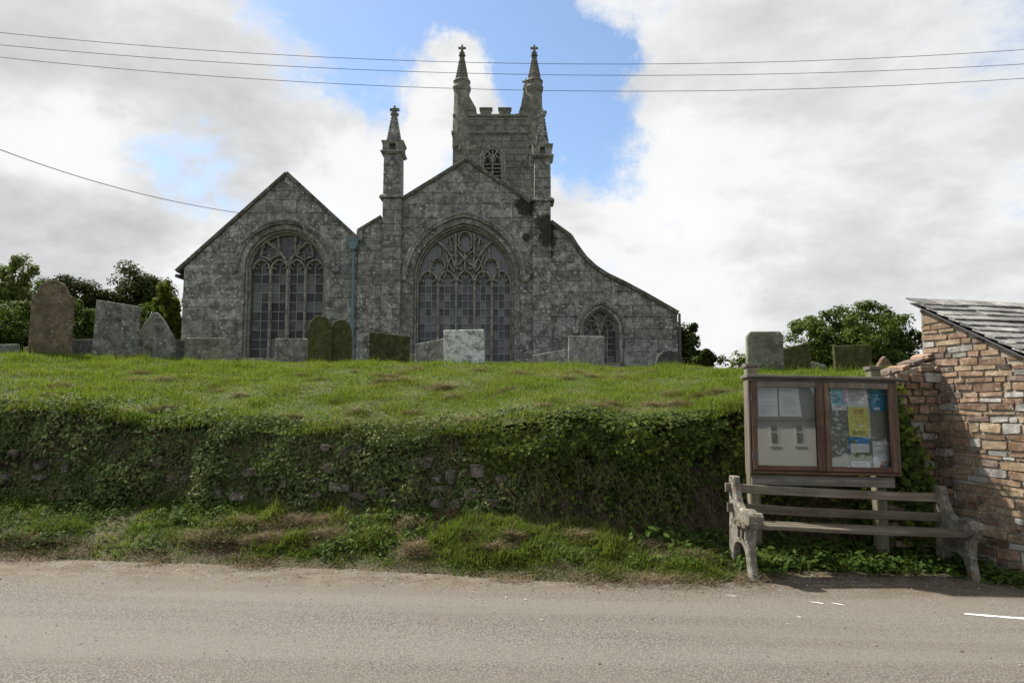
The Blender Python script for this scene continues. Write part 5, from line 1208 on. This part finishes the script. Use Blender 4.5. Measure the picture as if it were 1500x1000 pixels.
yo, w_, h_ = notice('poster', 1244, 595, 1276, 640, pyel, 'yellow quiz poster in the middle of the right door', textlines(.22, .27, 1, pdark, R, .2, .8) + textlines(.30, .36, 1, por, R, .15, .8) + textlines(.75, .98, 4, pdark, R) + [('white_edge', pw_, .965, 1.0, 0, 1), ('emblem', pw_, .44, .56, .58, .68)])
q = MB()
for s_ in (-1, 1):
    for i in range(4): u = .5 + s_ * (.1 + .09 * i); v = .52 - .05 * i; q.box(u * w_ - .008, u * w_ + .008, -.0160, -.0150, -v * h_ - .003, -v * h_ + .003)
tag(q.build('print', por, yo, local=True), kind='stuff')
cu = bpy.data.curves.new('quiz_text', 'FONT'); cu.body = 'QUIZ'; cu.size = .046; cu.align_x = 'CENTER'; cu.extrude = .0008
to = bpy.data.objects.new('lettering_source', cu); C.objects.link(to); dg = bpy.context.evaluated_depsgraph_get(); me = bpy.data.meshes.new_from_object(to.evaluated_get(dg)); bpy.data.objects.remove(to)
me.materials.clear(); me.materials.append(pred); lt = bpy.data.objects.new('lettering', me); C.objects.link(lt); lt.parent = yo; lt.location = (w_ * .48, -.0165, -h_ * .185); lt.rotation_euler = (math.pi / 2, 0, 0)
po, w_, h_ = notice('poster', 1244, 639, 1275, 686, psky, 'poster with blue sky and green field below the yellow one', [('field', pgr, 0, 1, .50, .78), ('white_band', pw_, .05, .97, .22, .50), ('white_band', pw_, .05, .97, .78, .97), ('tree', pgr, .08, .36, .12, .22)] + [])
q = MB()
for l in textlines(.26, .48, 3, pgrey, R) + textlines(.04, .09, 1, pdark, R, .3, .7) + textlines(.82, .92, 2, pgrey, R): q.box(l[2] * w_, l[3] * w_, -.0165, -.0155, -l[5] * h_, -l[4] * h_)
tag(q.build('print', pdark, po, local=True), kind='stuff')
fo, w_, h_ = notice('poster', 1279, 646, 1307, 687, pw_, 'white notice with a photo of people at lower right of the right door', textlines(.15, .5, 4, pgl, R))
for (u, v, r_, m_) in ((.42, .78, .05, pskin), (.60, .76, .05, pskin), (.92, .68, .07, phair)):
    q = MB(); q.prism([(u * w_ + r_ * w_ * 1.2 * math.cos(t), -v * h_ + r_ * h_ * math.sin(t)) for t in np.linspace(0, 6.283, 11)[:-1]], -.0155, -.0145); q.build('head', m_, fo, local=True)
    q = MB(); q.prism([(min(w_, u * w_ + x_ * w_), -min(.99, v + y_) * h_) for x_, y_ in ((-.16, .22), (.14, .22), (.12, .09), (.03, .055), (-.05, .055), (-.13, .11))], -.0165, -.0157); q.build('body', [pred, plb, phair][(u > .5) + (u > .8)], fo, local=True)
x_, z_ = bxz(1236, 684); q = MB(); q.prism([(.018 * math.cos(t), .011 * math.sin(t)) for t in np.linspace(0, 6.283, 13)[:-1]], -.003, 0); o = q.build('sticker', pw_, None); o.matrix_world = Rm @ Matrix.Translation(Vector((x_, -.0, z_))); tag(o, 'small white oval sticker on the glass at lower left of right door', 'sticker')
o.matrix_world = Rm @ Matrix.Translation(Vector((x_, .0035, z_)))

# ------------------------------------------------------------------ overhead wires
def wire(pts3, label, r=.008):
    p0, p1, p2 = map(np.array, pts3); n = 60; pts = []
    for i in range(n + 1):
        t = -.55 + 2.1 * i / n if len(pts3) == 3 and pts3[0][1] == pts3[2][1] else i / n
        a = (1 - t) * (1 - 2 * t); b_ = 4 * t * (1 - t); c_ = t * (2 * t - 1); pts.append(tuple(a * p0 + b_ * p1 + c_ * p2))
    o = MB().tube(pts, r, 5).build('overhead_wire', M['wire'], None, loc=tuple(p0)); tag(o, label, 'wire', 'overhead wires')
for (a, b_, c_), lb_ in (((48, 93, 73), 'uppermost of the three overhead wires crossing the whole sky'), ((66, 109, 94), 'middle one of the three overhead wires crossing the whole sky'), ((84, 132, 115), 'lowest of the three overhead wires crossing the whole sky')):
    wire((W(0, a, 13), W(750, b_, 13), W(1500, c_, 13)), lb_, .0055)
p0 = W(0, 218, 15.5); p1 = W(185, 285, 19.7); p2 = W(352, 312, YF - .1)
d_ = np.array(p0) - np.array(p1)
wire((tuple(np.array(p0) + d_ * 1.0 + np.array((0, 0, .35))), tuple(np.array(p0) * .55 + np.array(p1) * .45), p2), 'single dark cable from the left edge down to the left church gable', .010)

# ------------------------------------------------------------------ trees
def tree(name, label, cat, px, py_top, py_bot, Y, hw_px, mat, nleaf, lsize, nclump, group='trees round the churchyard', seed=1, trunk=.2, clump_r=.22, spread=1.0, zbase=None, tall=1.0):
    global rng
    R = np.random.default_rng(seed); x, _, zt = W(px, py_top, Y); zb0 = W(px, py_bot, Y)[2]; rx = hw_px / FPX * Y; zg = float(lawn_z(x, Y)) if zbase is None else zbase
    zc = (zt + zb0) / 2; rz = (zt - zb0) / 2
    t = thing(name, (x, Y, zg), label, cat, group)
    # clump centres, denser to the outside
    d = R.normal(size=(nclump, 3)); d /= np.linalg.norm(d, axis=1, keepdims=True); rad = R.random(nclump) ** .45
    sc = 1 - clump_r * .75; wob = 1 + .22 * np.sin(d[:, 0] * 5 + seed) * np.cos(d[:, 2] * 4 + seed * 2)
    c = np.array((x, Y, zc)) + d * rad[:, None] * np.array((rx * sc, rx * sc * .9, rz * sc)) * wob[:, None]
    mb = MB(); top = np.array((x, Y, zc + rz * .2)); base = np.array((x, Y, zg - .2))
    tr_pts = [tuple(base + (top - base) * s_ + np.array((R.normal() * .06, R.normal() * .06, 0)) * rx * .4 * (s_ > 0)) for s_ in np.linspace(0, 1, 6)]
    mb.tube(tr_pts, [trunk * (1 - .75 * s_) for s_ in np.linspace(0, 1, 6)], 7)
    for k in range(min(nclump, 46)):
        s_ = R.uniform(.25, .95); a = base + (top - base) * s_; e = c[k]; mid = (a + e) / 2 + np.array((0, 0, .12 * np.linalg.norm(e - a)))
        mb.tube([tuple(a), tuple(mid), tuple(e)], [trunk * .30 * (1.1 - s_), trunk * .16, trunk * .05], 4)
    mb.build('trunk', M['bark'], t)
    per = np.maximum(3, (nleaf / nclump * R.uniform(.5, 1.5, nclump)).astype(int)); idx = np.repeat(np.arange(nclump), per); n = len(idx)
    dd = R.normal(size=(n, 3)); dd /= np.linalg.norm(dd, axis=1, keepdims=True); rr = R.random(n) ** .5; cr = clump_r * R.uniform(.6, 1.35, nclump)
    pos = c[idx] + dd * rr[:, None] * cr[idx][:, None] * np.array((rx, rx, max(rz, rx * .6) * .8 * tall)) * spread
    nm = dd * .7 + np.array((0, 0, .7)) + R.normal(size=(n, 3)) * .5
    old = rng; rng = R; leaf_obj('crown', pos, nm, R.uniform(.6, 1.4, n) * lsize, DIA if lsize < .11 else OVL, DIT if lsize < .11 else OVT, mat, t); rng = old
dk = leaf_mat('dark tree leaves', [(0.018, 0.030, 0.008), (0.032, 0.050, 0.012), (0.050, 0.072, 0.018), (0.08, 0.08, 0.028)], .2, .5)
rd = leaf_mat('dark reddish tree leaves', [(0.014, 0.022, 0.007), (0.026, 0.034, 0.010), (0.042, 0.046, 0.014), (0.085, 0.05, 0.022)], .2, .5)
md = leaf_mat('mid green tree leaves', [(0.030, 0.050, 0.012), (0.050, 0.080, 0.017), (0.078, 0.112, 0.024), (0.115, 0.145, 0.036)], .28, .5)
lt_ = leaf_mat('light green tree leaves', [(0.05, 0.075, 0.022), (0.085, 0.12, 0.03), (0.125, 0.16, 0.045), (0.16, 0.15, 0.06)], .35, .5)
yl = leaf_mat('yellow green leaves', [(0.04, 0.06, 0.008), (0.07, 0.095, 0.010), (0.11, 0.135, 0.016)], .35, .5)
tree('willow_tree', 'light green feathery tree at the far left edge', 'tree', 18, 372, 500, 24, 45, lt_, 9880, .11, 60, seed=3, clump_r=.2, trunk=.12)
tree('bushy_tree', 'dark green bush below the light feathery tree at the left edge', 'tree', 15, 425, 545, 21, 75, md, 17100, .10, 60, seed=4, clump_r=.25, trunk=.1)
tree('round_tree', 'dark reddish tree rising behind the tall rounded headstone', 'tree', 112, 392, 500, 34, 62, rd, 17100, .14, 60, seed=5, clump_r=.26)
tree('round_tree', 'dark dome shaped tree just left of the church gable', 'tree', 208, 385, 505, 36, 58, dk, 18050, .14, 70, seed=6, clump_r=.24)
tree('bushy_tree', 'yellow green shrub against the left corner of the church', 'tree', 256, 398, 530, 28, 30, yl, 8000, .12, 80, seed=7, clump_r=.19, trunk=.1)
tree('bushy_tree', 'mid green shrub between the rounded and leaning headstones', 'tree', 122, 440, 545, 24, 50, md, 12350, .10, 50, seed=8, clump_r=.26, trunk=.1)
tree('bushy_tree', 'low dark shrub behind the pointed headstone', 'tree', 205, 450, 545, 27, 60, dk, 13300, .11, 50, seed=9, clump_r=.28, trunk=.1)
tree('round_tree', 'dark low tree between the two taller dark trees at left', 'tree', 155, 412, 510, 38, 50, rd, 11400, .14, 50, seed=10, clump_r=.26)
tree('bushy_tree', 'shadowed dark hedge bush beneath the trees beside the tall rounded headstone', 'tree', 60, 455, 560, 22, 70, dk, 12000, .10, 60, seed=21, clump_r=.28, trunk=.1)
tree('bushy_tree', 'olive shrub mass filling the gap beside the church corner below the dome tree', 'tree', 175, 435, 560, 30, 75, md, 14000, .12, 70, seed=22, clump_r=.28, trunk=.1)
tree('bushy_tree', 'pale green shrub just behind the leaning grey headstone', 'tree', 165, 448, 560, 26, 60, md, 12000, .11, 70, seed=23, clump_r=.3, trunk=.1)
tree('bushy_tree', 'dark shrub closing the gap beside the church corner behind the pointed headstone', 'tree', 240, 440, 560, 33, 48, dk, 10000, .13, 60, seed=24, clump_r=.3, trunk=.1)
tree('round_tree', 'olive tree between the light feathery tree and the dark reddish one', 'tree', 68, 402, 520, 33, 50, md, 12000, .14, 70, seed=25, clump_r=.26)
tree('broadleaf_tree', 'large green spreading tree behind the headstones above the notice board', 'tree', 1238, 434, 590, 26, 98, md, 30000, .12, 190, seed=11, clump_r=.16, trunk=.28)
tree('broadleaf_tree', 'dark open branched tree overlapping the large green one near the outbuilding', 'tree', 1305, 455, 580, 27, 50, dk, 9500, .12, 100, seed=12, clump_r=.18, trunk=.15)
tree('pine_tree', 'dark pine showing behind the right corner of the church', 'tree', 995, 458, 555, 33, 30, dk, 6840, .16, 34, seed=13, clump_r=.3, trunk=.18)
tree('round_tree', 'small dark round tree right of the church corner', 'tree', 1030, 503, 570, 32, 34, dk, 7980, .14, 36, seed=14, clump_r=.28, trunk=.15)
tree('sapling', 'thin pale sapling left of the clipped corner headstone', 'tree', 1080, 510, 560, 18, 20, lt_, 500, .09, 22, seed=15, clump_r=.3, trunk=.03)
tree('bushy_tree', 'small dark bush between the right headstones and outbuilding', 'tree', 1345, 520, 580, 22, 30, dk, 2500, .10, 30, seed=16, clump_r=.3, trunk=.08)

# ------------------------------------------------------------------ white cottage across the road (seen mirrored in the notice board)
wr = plain('white render', (.66, .65, .61), .8, .06, 2); wf = plain('white window frame', (.75, .75, .74), .5, .03); dg_ = plain('dark window glass', (.03, .033, .04), .1, .2, 2, .5)
CY = -30.0; cz0 = -.2
cot = thing('white_cottage', (18, CY, cz0), 'white rendered cottage mirrored in the glass of the notice board', 'house')
x0c, x1c, ez_ = 9.0, 19.9, 4.3
MB().box(x0c, x1c, CY - 6, CY, cz0 - .5, ez_).build('wall', wr, cot)
mb = MB(); mb.add([(x0c - .3, CY + .3, ez_ - .1), (x1c + .3, CY + .3, ez_ - .1), (x1c + .3, CY - 3, ez_ + 3.6), (x0c - .3, CY - 3, ez_ + 3.6), (x0c - .3, CY - 6.3, ez_ - .1), (x1c + .3, CY - 6.3, ez_ - .1)], [(0, 1, 2, 3), (3, 2, 5, 4), (0, 3, 4), (1, 5, 2), (0, 4, 5, 1)]); mb.build('roof', M['slate'], cot)
for k in range(6):
    xw = 10.4 + 1.62 * k
    for zl in (2.6,):
        f_ = MB().box(xw - .30, xw + .30, CY - .01, CY + .06, zl, zl + 1.3).build('window', wf, cot)
        MB().box(xw - .36, xw + .36, CY - .01, CY + .12, zl - .1, zl - .02).build('sill', wf, f_)
        for za, zb2 in ((.07, .78), (.86, 1.23)): MB().box(xw - .21, xw + .21, CY + .02, CY + .07, zl + za, zl + zb2).build('pane', dg_, f_)

tree('sky_screen_tree', 'dark tree added behind the camera to screen bright sky from the notice board glass', 'tree', -60, 832, 535, -32, 150, dk, 9000, .3, 70, seed=31, clump_r=.25, trunk=.25, zbase=-.4)  # added out of view so the right door does not mirror bright sky
# ------------------------------------------------------------------ loose grit along the road edge
nG = 5200; Xg = rng.uniform(-6, 4.9, nG); Yg = Yr(Xg) - np.abs(rng.normal(0, .28, nG)) + .05; Yg = np.where(rng.random(nG) < .12, rng.uniform(4.2, 6.2, nG), Yg); szg = rng.uniform(.003, .009, nG) * np.where(rng.random(nG) < .05, 2.0, 1)
T8 = np.array([(1, 0, 0), (-.2, .9, 0), (-.9, -.3, 0), (.1, -.95, 0), (.1, .1, .8), (0, 0, -.3)]); ang = rng.uniform(0, 6.283, nG); c_, s_ = np.cos(ang)[:, None], np.sin(ang)[:, None]
Vg = np.stack((Xg[:, None] + szg[:, None] * (T8[None, :, 0] * c_ - T8[None, :, 1] * s_), Yg[:, None] + szg[:, None] * (T8[None, :, 0] * s_ + T8[None, :, 1] * c_), zr(Xg)[:, None] + szg[:, None] * (T8[None, :, 2] + .2)), -1).reshape(-1, 3)
tg = (np.arange(nG)[:, None, None] * 6 + np.array([(0, 1, 4), (1, 2, 4), (2, 3, 4), (3, 0, 4)])[None]).reshape(-1, 3)
gmat = leaf_mat('grit stones', [(0.07, 0.06, 0.05), (0.16, 0.14, 0.115), (0.30, 0.28, 0.25)], 0.0, .9, .1)
tag(np_mesh('road_grit', Vg, None, tg, gmat), 'loose grit and small stones scattered along the road edge', 'grit', kind='stuff')
